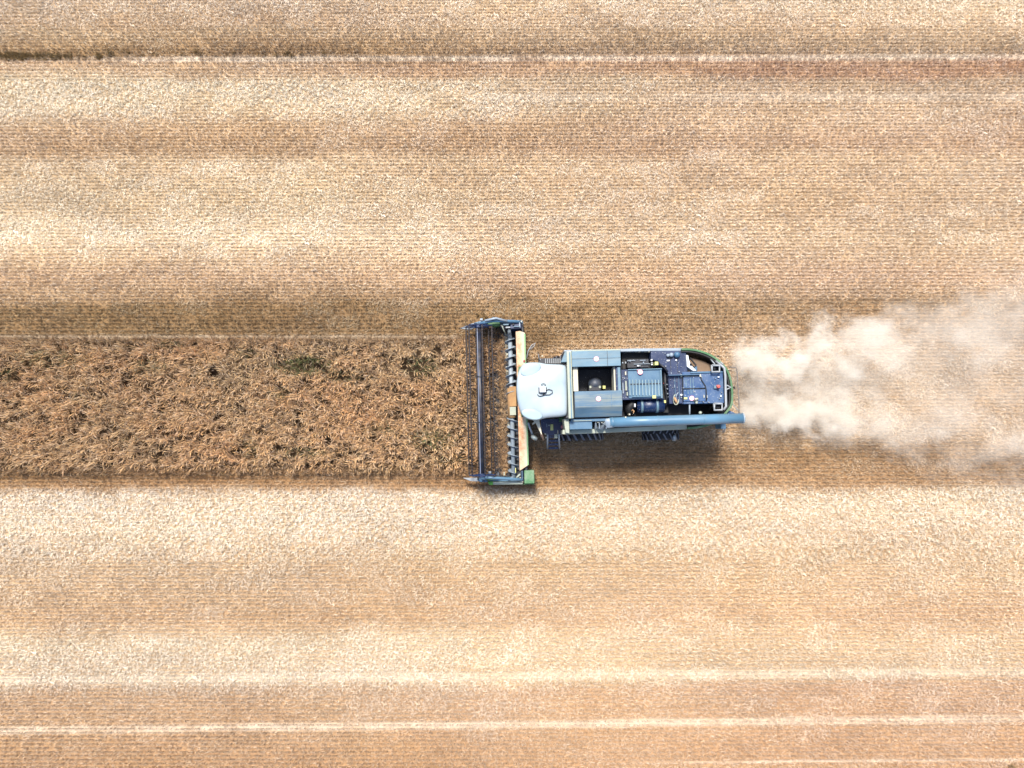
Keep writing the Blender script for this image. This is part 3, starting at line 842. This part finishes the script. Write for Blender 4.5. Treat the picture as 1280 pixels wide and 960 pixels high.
# rails at the rear
rr_ = ptube('rear_rail', [(895, 451.5, 3.1), (902.5, 457.5, 3.3), (905.4, 460, 3.3), (906.6, 470, 3.3), (907.6, 508, 3.3), (904.4, 512.4, 3.3)], .042, RAIL, None, 8)
ptube('rail_stay', [(888, 448.6, 3.0), (893.6, 455.2, 3.2)], .025, RAIL, rr_); ptube('rail_stay', [(897, 449.6, 3.0), (904, 455.6, 3.2)], .025, RAIL, rr_)
ptube('rail_stay', [(907, 481.2, 3.3), (913.8, 484, 3.25), (907.3, 487.2, 3.3)], .03, RAIL, rr_)
def sq(a0, b0, a1, b1, z=3.26):
    ptube('step_frame', [(a0, b0, z), (a1, b0, z), (a1, b1, z), (a0, b1, z), (a0, b0 - .4, z)], .042, RAIL, rr_, 6)
    box('step_plate', a0 + 2.5, b0 + 2.5, a1 - 2.5, b1 - 2.5, z - .5, z - .45, DARK, rr_)
sq(889.8, 456.8, 899.4, 464.8); sq(892.8, 504.6, 902.6, 512.6)
ptube('rail_post', [(862, 504.5, 3.0), (862, 518, 3.0)], .03, STEEL, rr_)
c = M(875.4, 516, 3.0); bm = bmesh.new(); bmesh.ops.create_uvsphere(bm, u_segments=10, v_segments=8, radius=.06, matrix=Matrix.Translation(c)); add('rear_knob', bm, BEIGE, smooth=True)
ptube('rear_guard_wire', [(912, 459.2, 2.5), (919.4, 459.4, 2.5), (921, 461.5, 2.5), (923.6, 500, 2.5), (924, 520, 2.5)], .018, paint('wire_grey', (110, 104, 104)), None)
ptube('rear_guard_wire', [(916, 505, 2.5), (920, 510, 2.5), (924, 514, 2.5)], .014, RAIL, None)
for a, b in ((898.4, 445.2), (918.2, 484.2)): ptube('marker_lamp', [(a - 1.6, b + .6, 3.0), (a, b, 3.02)], [.02, .06], BLACK, None, 8)

# ---- cab
cabp = [(646.4, 500), (645.2, 487), (645.8, 474), (648.2, 463), (652.4, 455.8), (658, 453.2), (667, 452.6), (676, 453.0), (682, 455.0), (695, 455.2), (706.8, 455.6), (708.6, 460), (709.2, 488), (709.6, 516), (708, 520.4),
        (694, 521.4), (681.5, 522.2), (675, 525.2), (664, 525.2), (656.5, 523.2), (651.8, 518.2), (648.4, 510)]
bm = bmesh.new()
ring = [M(a, b, 3.6) for a, b in cabp]
cen = sum(ring, Vector()) / len(ring)
lay = []
for s_, z in ((.93, 3.42), (1.0, 3.5), (1.0, 3.58), (.975, 3.66), (.90, 3.72), (.72, 3.76), (.4, 3.785)):
    lay.append([bm.verts.new((cen.x + (p.x - cen.x) * s_, cen.y + (p.y - cen.y) * s_, z)) for p in ring])
n = len(ring)
for A, B in zip(lay, lay[1:]):
    for k in range(n): bm.faces.new((A[k], A[(k + 1) % n], B[(k + 1) % n], B[k]))
bm.faces.new(lay[0][::-1]); ct = bm.verts.new((cen.x, cen.y, 3.79))
for k in range(n): bm.faces.new((lay[-1][k], lay[-1][(k + 1) % n], ct))
for v in bm.verts:      # shallow pads over the front corners
    for (a, b, sx, sy, dz) in ((662, 461, .30, .26, -.045), (664, 518, .34, .24, -.035)):
        c = M(a, b, 3.7); d = ((v.co.x - c.x) / sx) ** 2 + ((v.co.y - c.y) / sy) ** 2
        if v.co.z > 3.6: v.co.z += dz * math.exp(-d)
roof = add('cab_roof', bm, ROOF, smooth=True)
sb = roof.modifiers.new('smooth', 'SUBSURF'); sb.levels = 1; sb.render_levels = 2
for (a, b, sx, sy, rot) in ((663.5, 462.0, .36, .2, .35), (665, 517.8, .36, .17, -.25)):
    c = M(a, b, 3.755 if False else 3.745); bm = bmesh.new()
    bmesh.ops.create_uvsphere(bm, u_segments=24, v_segments=10, radius=1, matrix=Matrix.Translation(c) @ Matrix.Rotation(rot, 4, 'Z') @ Matrix.Diagonal((sx, sy, .014, 1)))
    add('roof_pad', bm, paint('roof_pad_grey', (158, 178, 184), .45, .1), roof, smooth=True)
cab = prism('cab', [(650, 460), (706, 458), (707, 519), (654, 519), (649, 500), (648, 478)], 1.7, 3.4, GLASS)
for (a, b) in ((652, 461.5), (654.5, 517), (705, 459.5), (705.5, 517.5), (682, 457.8), (682, 520)): box('cab_pillar', a - 1.3, b - 1.3, a + 1.3, b + 1.3, 1.6, 3.42, DARK, cab)
prism('cab_floor', [(648, 458), (708, 456), (708, 521), (652, 521), (647, 500), (646.5, 478)], 1.45, 1.75, GREEN, cab)
an = box('antenna', 674.6, 482.6, 682.2, 490.4, 3.8, 3.95, WHITE, roof, .025)
box('antenna_mount', 673.2, 484, 683.4, 491.8, 3.75, 3.82, DARK, roof)
ptube('antenna_cable', [(682.5, 488, 3.82), (686, 486.6, 3.83), (690.3, 488, 3.83), (690.6, 490.8, 3.83), (687, 493.4, 3.83), (681, 493.6, 3.83), (676, 495.3, 3.82), (673.5, 495, 3.82), (671.8, 493, 3.81)], .013, BLACK, roof)
ptube('antenna_cable', [(677.5, 482.5, 3.83), (677, 480.2, 3.84), (679.6, 479.4, 3.86), (681.6, 480.4, 3.86), (681.4, 482.6, 3.84)], .013, BLACK, roof)
ptube('antenna_cable', [(679, 490, 3.84), (680, 492.6, 3.84), (679.4, 494, 3.83)], .022, BLACK, roof)
# mirrors and rails round the cab
prism('mirror_bracket', [(665.8, 525), (674, 524.4), (677.6, 543), (676.6, 543.4), (669.6, 528.6), (666, 531), (665, 529.6), (668, 527)], 3.1, 3.18, CREAM)
ptube('bracket_end', [(676.6, 543, 3.1), (679.6, 549.4, 2.8)], .04, paint('brown_grip', (112, 88, 76)), None)
mi = ptube('mirror_arm', [(660.4, 528.4, 2.7), (662.4, 535, 2.6), (665.6, 543, 2.5)], .035, STEEL, None)
c = M(667.8, 547, 2.5); bm = bmesh.new()
bmesh.ops.create_uvsphere(bm, u_segments=16, v_segments=8, radius=1, matrix=Matrix.Translation(c) @ Matrix.Rotation(-.55, 4, 'Z') @ Matrix.Diagonal((.13, .085, .19, 1)))
add('mirror', bm, paint('mirror_shell', (150, 164, 164), .4, .3), mi, smooth=True)
m2 = ptube('mirror_arm', [(658.4, 447.5, 2.9), (660.4, 438, 2.9), (665, 431.2, 2.9), (669.4, 428.6, 2.85), (667.5, 432.6, 2.85), (662.6, 437, 2.85)], .016, RAIL, None)
box('corner_lamp', 654.2, 450, 656.8, 452.6, 2.9, 3.1, REDP, m2)
pl = box('service_platform', 673, 447.6, 703, 455.6, 1.9, 2.05, DARK)
for k in range(8): box('platform_slat', 681.4 + k * 2.6, 448.2, 682.5 + k * 2.6, 454.2, 2.05, 2.12, RAIL, pl, .004)
ptube('platform_rail', [(673.4, 442.6, 2.7), (673.6, 447, 2.9), (674, 451, 2.2)], .018, STEEL, pl)
bits('rail_bolt', [(677, 444.2, 1.6, 1.6, CREAM), (674.6, 448.6, 1.6, 1.2, RAIL)], 2.6, pl)
# access platform and ladder on the near side
ap = prism('access_platform', [(675.6, 524), (703, 523), (703, 543), (697, 544), (690.5, 544.6), (684.6, 545), (677.8, 540)], 1.85, 2.0, NAVY)
box('platform_guard', 699.4, 521.6, 704.6, 527.2, 2.0, 2.3, GREEN, ap, .01)
bits('platform_label', [(688, 530.4, 3.6, 7.6, YEL), (685.4, 530.6, 1.8, 2, RAIL), (683.2, 529.6, .8, 4.4, STEEL), (696.8, 537.6, 1.1, 5, CREAM)], 2.0, ap, h=.03)
c = M(703.8, 533.4, 2.2); bm = bmesh.new(); bmesh.ops.create_uvsphere(bm, u_segments=12, v_segments=8, radius=.08, matrix=Matrix.Translation(c)); add('side_marker', bm, paint('marker_pink', (200, 120, 130)), ap, smooth=True)
ld = ptube('ladder', [(684.6, 543.6, 2.1), (684.2, 560.6, .7)], .035, STEEL, None)
ptube('ladder_rail', [(698.6, 543.2, 2.1), (699.4, 560.4, .7)], .035, STEEL, ld)
for k in range(4):
    b = 546.4 + k * 4.6; z = 1.9 - k * .37
    box('ladder_step', 685.6, b - 1.6, 698, b + 1.2, z - .05, z, NAVY, ld, .008)
box('ladder_hinge', 693, 542.6, 697, 547.8, 1.9, 2.1, BEIGE, ld)
bits('rail_knob', [(681, 541.8, 1.8, 1.6, CREAM), (681.8, 546, 1.8, 1.6, CREAM), (699.6, 542.6, 1.2, 1.2, RAIL)], 1.95, ap, h=.06)

# ---- wheels
LUG = paint('brightened_lug_rubber', (120, 122, 134), .8, .4, (150, 130, 104), 5.0)  # pale dusty lugs, colour brightened because they sit in shade
def wheel(px, py, zc, rad, wd, sgn, nl):
    """wheel whose outer face reaches py in the picture (sgn -1: near side)"""
    outer = M(px, py, zc + rad * .55).y
    cx = M(px, 497, 1).x
    y0 = outer; y1 = outer - sgn * wd
    prof = [(.52, 0), (.60, .02), (.93, .06), (.985, .16), (1.0, .5), (.985, .84), (.93, .94), (.60, .98), (.52, 1.0)]
    bm = bmesh.new(); seg = 40; rings = []
    for (rr, t) in prof:
        rings.append([bm.verts.new((cx + rad * rr * math.cos(a), y0 + (y1 - y0) * t, rad + rad * rr * math.sin(a))) for a in [2 * math.pi * k / seg for k in range(seg)]])
    for A, B in zip(rings, rings[1:]):
        for k in range(seg): bm.faces.new((A[k], A[(k + 1) % seg], B[(k + 1) % seg], B[k]))
    for k in range(nl):      # chevron lugs
        for h in (0, 1):
            a0 = 2 * math.pi * (k + .5 * h) / nl; da = .20
            ta, tb = (.02, .5) if h == 0 else (.98, .5)
            q0, q1 = a0, a0 + da
            vs = []
            for (aa, t) in ((q0, ta), (q0 + .10, ta), (q1 + .07, tb), (q1, tb)):
                for rr in (.97, 1.06):
                    vs.append(bm.verts.new((cx + rad * rr * math.cos(aa), y0 + (y1 - y0) * t, rad + rad * rr * math.sin(aa))))
            for f in ((0, 1, 3, 2), (2, 3, 5, 4), (4, 5, 7, 6), (6, 7, 1, 0), (1, 7, 5, 3), (0, 2, 4, 6)): bm.faces.new([vs[j] for j in f])
    for f_ in bm.faces: f_.material_index = 1 if min(((v.co.x - cx) ** 2 + (v.co.z - rad) ** 2) ** .5 for v in f_.verts) > rad * 1.04 else 0
    w_ = add('wheel', bm, [RUBBER, LUG])
    bm = bmesh.new()
    bmesh.ops.create_cone(bm, cap_ends=True, segments=32, radius1=rad * .54, radius2=rad * .54, depth=wd * .86, matrix=Matrix.Translation((cx, (y0 + y1) / 2, rad)) @ Matrix.Rotation(math.pi / 2, 4, 'X'))
    add('rim', bm, REDP if sgn < 0 else GREEN, w_, .02)
    bm = bmesh.new()
    bmesh.ops.create_cone(bm, cap_ends=True, segments=16, radius1=rad * .2, radius2=rad * .16, depth=wd * 1.0, matrix=Matrix.Translation((cx, (y0 + y1) / 2, rad)) @ Matrix.Rotation(math.pi / 2, 4, 'X'))
    add('hub', bm, DARK, w_, .01)
    return cx, y0, y1
f0 = wheel(723, 551, .9, .86, .68, -1, 22)
r0 = wheel(826, 550.4, .6, .66, .50, -1, 18)
wheel(723, 443.4, .9, .86, .68, 1, 22)
wheel(826, 443.2, .6, .66, .50, 1, 18)
tube('front_axle', [(f0[0], f0[1] + .2, .86), (f0[0], -f0[1] - .1, .86)], .16, DARK, None, 12)
tube('rear_axle', [(r0[0], r0[1] + .2, .66), (r0[0], -r0[1] - .1, .66)], .11, DARK, None, 12)
box('red_shield', 712, 548.6, 733, 549.6, 1.35, 1.5, REDP)
ptube('hub_lamp', [(843, 545, 1.4), (842.6, 548.4, 1.1)], [.04, .1], STEEL, None, 10)

# ================================================================== header (the cutting front)
ZB = 1.1
hd = bmesh.new()
# floor and back sheet
xa, ya, xb, yb = ext(619, 405, 657, 596, .3)
bbox_bm(hd, xa, ya, .16, xb, yb, .2)
bx0, by0, bx1, by1 = ext(645, 414, 656.8, 588, ZB)
hx0 = M(651, 414, .8).x
bbox_bm(hd, hx0 + .02, ya, .21, hx0 + .10, yb, .98)
header = add('header', hd, DARK, None, .01)
# pale floor strips seen in front of the auger
for (b0, b1) in ((424, 437), (440, 452), (458, 468), (528, 534), (541, 545), (552, 558), (566, 571), (577, 581), (586, 590)):
    dx = (b0 - 500) * .03
    box('floor_plate', 633.6 + dx, b0, 636.8 + dx, b1, .205, .24, CREAM, header, .003)
# back beam
bm = bmesh.new()
prism_bm(bm, [M(a, b, ZB) for a, b in ((644.6, 414.4), (650, 413.6), (656.2, 416), (657.2, 470), (658.2, 520), (660.2, 581.6), (649.6, 588.6), (648.2, 540), (646.2, 470))], .95, ZB)
add('back_beam', bm, BEAM, header, .015)
bm = bmesh.new()
prism_bm(bm, [M(a, b, ZB + .03) for a, b in ((654.8, 417), (656.8, 417.4), (661.0, 581), (659.2, 582))], ZB - .3, ZB + .03)
add('beam_rail', bm, paint('mint_rail', (124, 168, 116), .5, .3), header, .01)
# auger
a0, a1 = M(637.2, 412, .55), M(642.2, 597, .55)
aug = tube('auger', [a0, a1], .085, STEEL, header, 16)
def flight(p0, p1, turns, r, hand, mat):
    bm = bmesh.new(); n = int(turns * 18); prev = None
    ax = (p1 - p0); L0 = ax.length; ax.normalize()
    u = ax.cross(Vector((0, 0, 1))).normalized(); v = ax.cross(u)
    for k in range(n + 1):
        t = k / n; a = hand * 2 * math.pi * turns * t
        d = u * math.cos(a) + v * math.sin(a); c = p0 + ax * L0 * t
        cur_ = [bm.verts.new(c + d * .08 - ax * .012), bm.verts.new(c + d * r - ax * .009), bm.verts.new(c + d * r + ax * .009), bm.verts.new(c + d * .08 + ax * .012)]
        if prev:
            for j in range(4): bm.faces.new((prev[j], prev[(j + 1) % 4], cur_[(j + 1) % 4], cur_[j]))
        prev = cur_
    return add('auger_flight', bm, mat, aug, 0, False)
flight(a0.lerp(a1, .03), a0.lerp(a1, .44), 7, .215, 1, STEEL)
flight(a0.lerp(a1, .60), a0.lerp(a1, .97), 6.3, .215, -1, STEEL)
dm = tube('intake_drum', [a0.lerp(a1, .40), a0.lerp(a1, .6)], .16, CANV, header, 18)
box('drum_plate', 637.2, 508.6, 645, 519, .66, .74, BEIGE, header)
box('drum_plate', 636.6, 483, 645.4, 508, .66, .735, CANV, header)
# knife bar with guards
kx = M(620, 500, .2).x
bm = bmesh.new(); bbox_bm(bm, kx, ya + .05, .14, kx + .07, yb - .05, .19)
for k in range(84):
    y = ya + .08 + k * (yb - ya - .16) / 83
    vs = [bm.verts.new(p) for p in ((kx, y - .018, .14), (kx, y + .018, .14), (kx - .13, y, .15), (kx, y - .018, .18), (kx, y + .018, .18))]
    for f in ((0, 1, 2), (3, 2, 4), (0, 2, 3), (1, 4, 2)): bm.faces.new([vs[j] for j in f])
add('knife_bar', bm, STEEL, header)
# reel
rc_ = M(600.6, 500, 1.4); RR = .50
ry0, ry1 = M(603, 594, 1.4).y, M(598, 407.5, 1.4).y
bm = bmesh.new(); tube_bm(bm, [(rc_.x, ry0, 1.4), (rc_.x, ry1, 1.4)], .088, 16)
reel = add('reel', bm, REEL, header, 0, True)
bbx = bmesh.new(); bbox_bm(bbx, rc_.x - .075, ry0 + .06, 1.4, rc_.x - .045, ry1 - .02, 1.478)
add('tube_lit_strip', bbx, REEL_LIT, reel)  # pale strip paints the lit side onto the dark tube
BATM = paint('dusty_tine_plastic', (40, 36, 40), .7, .5, (110, 88, 66), 9.0)
angs = [R(14 + 60 * k) for k in range(6)]
for a in angs:
    x, z = rc_.x + RR * math.cos(a), 1.4 + RR * math.sin(a)
    tube('reel_bat', [(x, ry0 + .03, z), (x, ry1 - .03, z)], .024, BATM, reel, 6)
    bm = bmesh.new(); nn = 46
    for k in range(nn):
        y = ry0 + .1 + k * (ry1 - ry0 - .2) / (nn - 1)
        tube_bm(bm, [(x, y, z), (x + .05, y + .01, z - .11), (x + .13, y + .015, z - .22)], [.016, .014, .008], 4)
        bbox_bm(bm, x - .026, y - .016, z - .02, x + .026, y + .016, z + .03)
    add('reel_tines', bm, BATM, reel, kind='stuff')
def spider(y, rr, th, mat, name='reel_end'):
    bm = bmesh.new()
    bmesh.ops.create_cone(bm, cap_ends=True, segments=18, radius1=.15, radius2=.15, depth=th, matrix=Matrix.Translation((rc_.x, y, 1.4)) @ Matrix.Rotation(math.pi / 2, 4, 'X'))
    for a in angs:
        e = Vector((rc_.x + rr * math.cos(a), y, 1.4 + rr * math.sin(a))); tube_bm(bm, [(rc_.x, y, 1.4), e], .03, 4)
    for a, b in zip(angs, angs[1:] + angs[:1]):
        tube_bm(bm, [(rc_.x + rr * math.cos(a), y, 1.4 + rr * math.sin(a)), (rc_.x + rr * math.cos(b), y, 1.4 + rr * math.sin(b))], .018, 4)
    return add(name, bm, mat, reel)
spider(ry0, RR, .12, NAVY); spider(ry1, RR, .14, NAVY)
for b in (471, 528):
    y = M(600, b, 1.4).y; tube('reel_collar', [(rc_.x, y - .02, 1.4), (rc_.x, y + .02, 1.4)], .11, DARK, reel, 16)
    for k in (0, 3): tube('collar_arm', [(rc_.x, y, 1.4), (rc_.x + RR * math.cos(angs[k]), y, 1.4 + RR * math.sin(angs[k]))], .014, DARK, reel, 4)
# far end assembly
fe = prism('end_sheet', [(592, 403.6), (600, 401.2), (618, 399.6), (634, 400.6), (652.6, 400.2), (653.4, 404), (636, 403.4), (618, 402.6), (600, 405)], .2, 1.05, COVER, header)
prism('divider_tip', [(576.6, 410.6), (584, 408.6), (591.6, 405.4), (594, 408.4), (590, 411.6), (584, 412)], .45, .62, RAIL, header)
ptube('divider_rod', [(576, 410.6, .5), (590, 405.2, .9), (604, 401.6, 1.1)], .025, STEEL, header)
prism('green_shield', [(609, 404), (612, 402.6), (625, 402.8), (625.4, 407), (620, 408.4), (610, 407)], .9, 1.15, GREEN, header, .03)
ptube('lift_cylinder', [(606, 400.9, 1.5), (620, 397.8, 1.5), (634, 401.6, 1.35)], .045, STEEL, header, 10)
ptube('reel_arm', [(598, 405, 1.45), (616, 401, 1.4), (640, 401.6, 1.3), (651, 402.4, 1.2)], .06, COVER, header, 8)
hm = box('drive_housing', 638, 401.6, 651.6, 410.6, .5, 1.2, NAVY, header)
bits('drive_fitting', [(629, 404.2, 6.8, 2.2, LID), (632, 408.2, 6, 1.8, RAIL), (636, 402.6, 4, 1.4, STEEL), (642, 407.6, 8, .9, LID), (646.4, 400, 2.6, 1.6, RAIL), (648.8, 403, 1.4, 6, STEEL), (640.5, 404.4, 2.2, 2, BLACK), (651, 401, 1.4, 1.6, CREAM),
      (600, 397.9, 3.4, 2.4, STEEL), (597, 403, 3.4, 1.6, LID), (604, 402.6, 5, 1.1, BEIGE), (615.6, 396.4, 2, 1.8, COVER)], 1.2, hm, h=.07)
for (a, b, a2, b2) in ((627, 406, 633, 419), (629, 407, 634.5, 416), (625.5, 406, 628, 414)): ptube('drive_hose', [(a, b, 1.2), ((a + a2) / 2, (b + b2) / 2 + 1, 1.1), (a2, b2, .8)], .022, BEIGE if a == 627 else DARK, hm)
# near end assembly
prism('divider_tip', [(578.4, 597.4), (597, 597.2), (597.4, 602.0), (588, 601.4)], .45, .62, RAIL, header)
prism('divider_body', [(597, 597.2), (607, 596.6), (610, 602.6), (600, 602.6), (596.8, 600.6)], .45, .7, COVER, header)
ne = prism('end_sheet', [(607, 597.8), (629, 597), (654, 597.8), (654, 601.6), (612, 601.6)], .2, .9, TUBE, header)
prism('green_shield', [(606, 598.2), (628, 596.4), (629, 598.4), (609, 600.8)], .8, 1.02, GREEN, header, .02)
prism('green_shield', [(609.4, 602.2), (616, 602), (616, 606.2), (612, 606.3)], .5, 1.0, paint('bright_green', (66, 148, 36), .45, .1), header, .02)
prism('lower_rail', [(615.8, 602.4), (652, 601.8), (653.6, 603.4), (653.6, 605.4), (615.8, 605.9)], .5, .95, BEIGE, header, .02)
gb = box('gear_cover', 655.2, 587.9, 668, 604.6, .35, 1.05, paint('dusty_green_paint', (70, 124, 76), .5, .75, (196, 204, 180), 2.4), header, .03)
prism('cover_lip', [(653, 604.7), (668, 604.3), (668, 605.6), (653, 605.9)], .3, .8, GREEN, header)
box('end_post', 651.8, 588.6, 654.2, 601, .3, 1.05, NAVY, header); box('end_post', 652.4, 588.6, 653.1, 600.6, 1.04, 1.12, LID, header)
ptube('belt_arm', [(645.6, 597.2, 1.1), (650.4, 592.6, 1.1)], .04, BEIGE, header); ptube('reel_arm', [(601, 596.6, 1.45), (620, 597.4, 1.4), (640, 598.6, 1.2), (652, 599.6, 1.1)], .055, TUBE, header, 8)
bits('end_fitting', [(629.6, 596.4, 4, 2, LID), (634.6, 597.6, 3, 2, RAIL), (638, 596, 3.4, 1.6, STEEL), (649.4, 596.4, 1.6, 2, CREAM), (650.8, 600.4, 3.2, 2.4, CREAM), (646, 600, 2, 1.2, STEEL), (610.6, 589.2, 3.4, 2.6, STEEL), (611.2, 595, 2.6, 2, RAIL),
      (622, 590, 1.1, 4.4, RAIL), (629.6, 590, 1.3, 4.4, BEIGE), (603, 600.6, 3, 1.4, DARK), (644, 585, 1.0, 6, YEL), (596.6, 596.4, 2, 3.4, BLACK)], .95, ne, h=.07)
# feeder house between header and cab
fx0 = M(656, 500, 1.0).x; fx1 = M(706, 500, 1.7).x
bm = bmesh.new()
vs = [bm.verts.new(p) for p in [(fx0, -.75, .35), (fx0, .75, .35), (fx0, .75, 1.0), (fx0, -.75, 1.0), (fx1, -.75, 1.2), (fx1, .75, 1.2), (fx1, .75, 1.7), (fx1, -.75, 1.7)]]
for f in ((0, 1, 2, 3), (4, 7, 6, 5), (0, 4, 5, 1), (3, 2, 6, 7), (0, 3, 7, 4), (1, 5, 6, 2)): bm.faces.new([vs[j] for j in f])
add('feeder_house', bm, DARK, None, .02)

# cut crop lying on the header floor : thrown straw
LOOSE = tm
pts, rots, scl, var = [], [], [], []
for k in range(900):
    b = random.uniform(411, 592); a = random.gauss(627, 3.2) + (b - 500) * .028
    if abs(b - 500) < 40 and random.random() < .5: a += random.uniform(0, 4)
    a = min(a, 634 + (b - 500) * .028)
    p = P(a, b, .25)
    pts.append((p.x, p.y, random.uniform(.2, .3))); s = random.uniform(.35, .55)
    rots.append((random.gauss(0, .9), random.gauss(0, .9), random.uniform(0, 6.28))); scl.append((s, s, s * .6)); var.append(random.randrange(16))
scatter('cut_straw_pile', LOOSE, pts, rots, scl, var, WHEAT, 'loose cut straw lying on the header floor in front of the auger', 'straw')

# ================================================================== dust cloud behind the machine
DO = P(918, 485, 0)
def dust_mat():
    mt = bpy.data.materials.new('chaff_dust'); mt.use_nodes = True
    t = mt.node_tree; t.nodes.clear(); q = N(t)
    out = q.n('ShaderNodeOutputMaterial'); pv = q.n('ShaderNodeVolumePrincipled')
    tc = q.n('ShaderNodeTexCoord'); oc = tc.outputs['Object']
    # swirl the coordinates
    nz = q.n('ShaderNodeTexNoise'); q.put(nz.inputs['Vector'], oc); nz.inputs['Scale'].default_value = .75; nz.inputs['Detail'].default_value = 3
    vs_ = q.n('ShaderNodeVectorMath', operation='MULTIPLY_ADD'); q.put(vs_.inputs[0], nz.outputs['Color'])
    vs_.inputs[1].default_value = (1.6, 1.6, 1.2); off = q.n('ShaderNodeVectorMath', operation='ADD'); q.put(off.inputs[0], oc); off.inputs[1].default_value = (-.8, -.8, -.6)
    q.put(vs_.inputs[2], off.outputs[0])
    wx, wy, wz = q.sep(vs_.outputs[0]); x, y, z = q.sep(oc)
    fb = q.noise(oc, 1.25, 7, .66)
    big = q.noise(oc, .42, 2, .5)
    tot = None
    for (y0, y1, w0, w1, z0, z1, h0, h1, a0, a1) in PLUMES:
        cy = q.rng(wx, 0, 11.3, y0, y1); ww = q.rng(wx, 0, 11.3, w0, w1)
        cz = q.rng(wx, 0, 11.3, z0, z1); hh = q.rng(wx, 0, 11.3, h0, h1)
        dy = q.m('DIVIDE', q.m('SUBTRACT', wy, cy), ww); dz = q.m('DIVIDE', q.m('SUBTRACT', wz, cz), hh)
        rr = q.m('SQRT', q.m('ADD', q.m('MULTIPLY', dy, dy), q.m('MULTIPLY', dz, dz)))
        e = q.m('SUBTRACT', 1.0, rr)
        e = q.m('ADD', e, q.m('MULTIPLY', q.m('SUBTRACT', fb, .5), 3.1))
        e = q.m('ADD', e, q.m('MULTIPLY', q.m('SUBTRACT', big, .5), 1.2))
        e = q.rng(e, 0.0, 1.1, 0, 1, 'SMOOTHSTEP')
        amp = q.m('ADD', q.rng(x, 1.0, 6.5, a0 - a1, 0.0, 'SMOOTHSTEP'), a1)
        v = q.m('MULTIPLY', e, amp)
        tot = v if tot is None else q.m('ADD', tot, v)
    # starts at the chopper, fades at the hull
    tot = q.m('MULTIPLY', tot, q.rng(x, -.7, .2, 0, 1, 'SMOOTHSTEP'))
    tot = q.m('MULTIPLY', tot, q.rng(x, 19, 25, 1, 0, 'SMOOTHSTEP'))
    tot = q.m('MULTIPLY', tot, q.rng(z, 0, .3, .3, 1))
    q.put(pv.inputs['Density'], tot)
    pv.inputs['Color'].default_value = (.965, .915, .825, 1); pv.inputs['Anisotropy'].default_value = 0.0
    t.links.new(pv.outputs[0], out.inputs['Volume'])
    return mt
# y at start/at the right picture edge, half width, height, half height, density
PLUMES = [(.8, 2.9, .75, 2.2, 1.5, 2.4, .7, 1.6, 2.4, .30), (-.65, -2.3, .7, 1.8, 1.1, 1.5, .6, 1.2, 1.8, .26), (0.1, .2, 1.7, 4.3, 1.0, 1.4, .9, 1.5, .6, .17)]
bm = bmesh.new(); rings = []
for k in range(15):
    x = -.9 + k * 1.85; t = max(0, min(1.9, x / 11.3))
    ww = 2.2 + 3.4 * t; hh = 2.3 + 2.6 * t; cyc = .1 + .3 * t
    rings.append([bm.verts.new((x, cyc + ww * math.cos(a) * (1 + .05 * math.sin(3 * a + k)), max(.03, 1.2 + hh * math.sin(a)))) for a in [2 * math.pi * j / 20 for j in range(20)]])
for A, B in zip(rings, rings[1:]):
    for j in range(20): bm.faces.new((A[j], A[(j + 1) % 20], B[(j + 1) % 20], B[j]))
bm.faces.new(rings[0][::-1]); bm.faces.new(rings[-1])
bmesh.ops.recalc_face_normals(bm, faces=bm.faces)
me = bpy.data.meshes.new('dust_cloud'); bm.to_mesh(me); bm.free(); me.materials.append(dust_mat())
dust = bpy.data.objects.new('dust_cloud', me); C.objects.link(dust); dust.location = DO
tag(dust, 'pale billowing chaff dust blown out behind the harvester', 'dust cloud', kind='stuff')
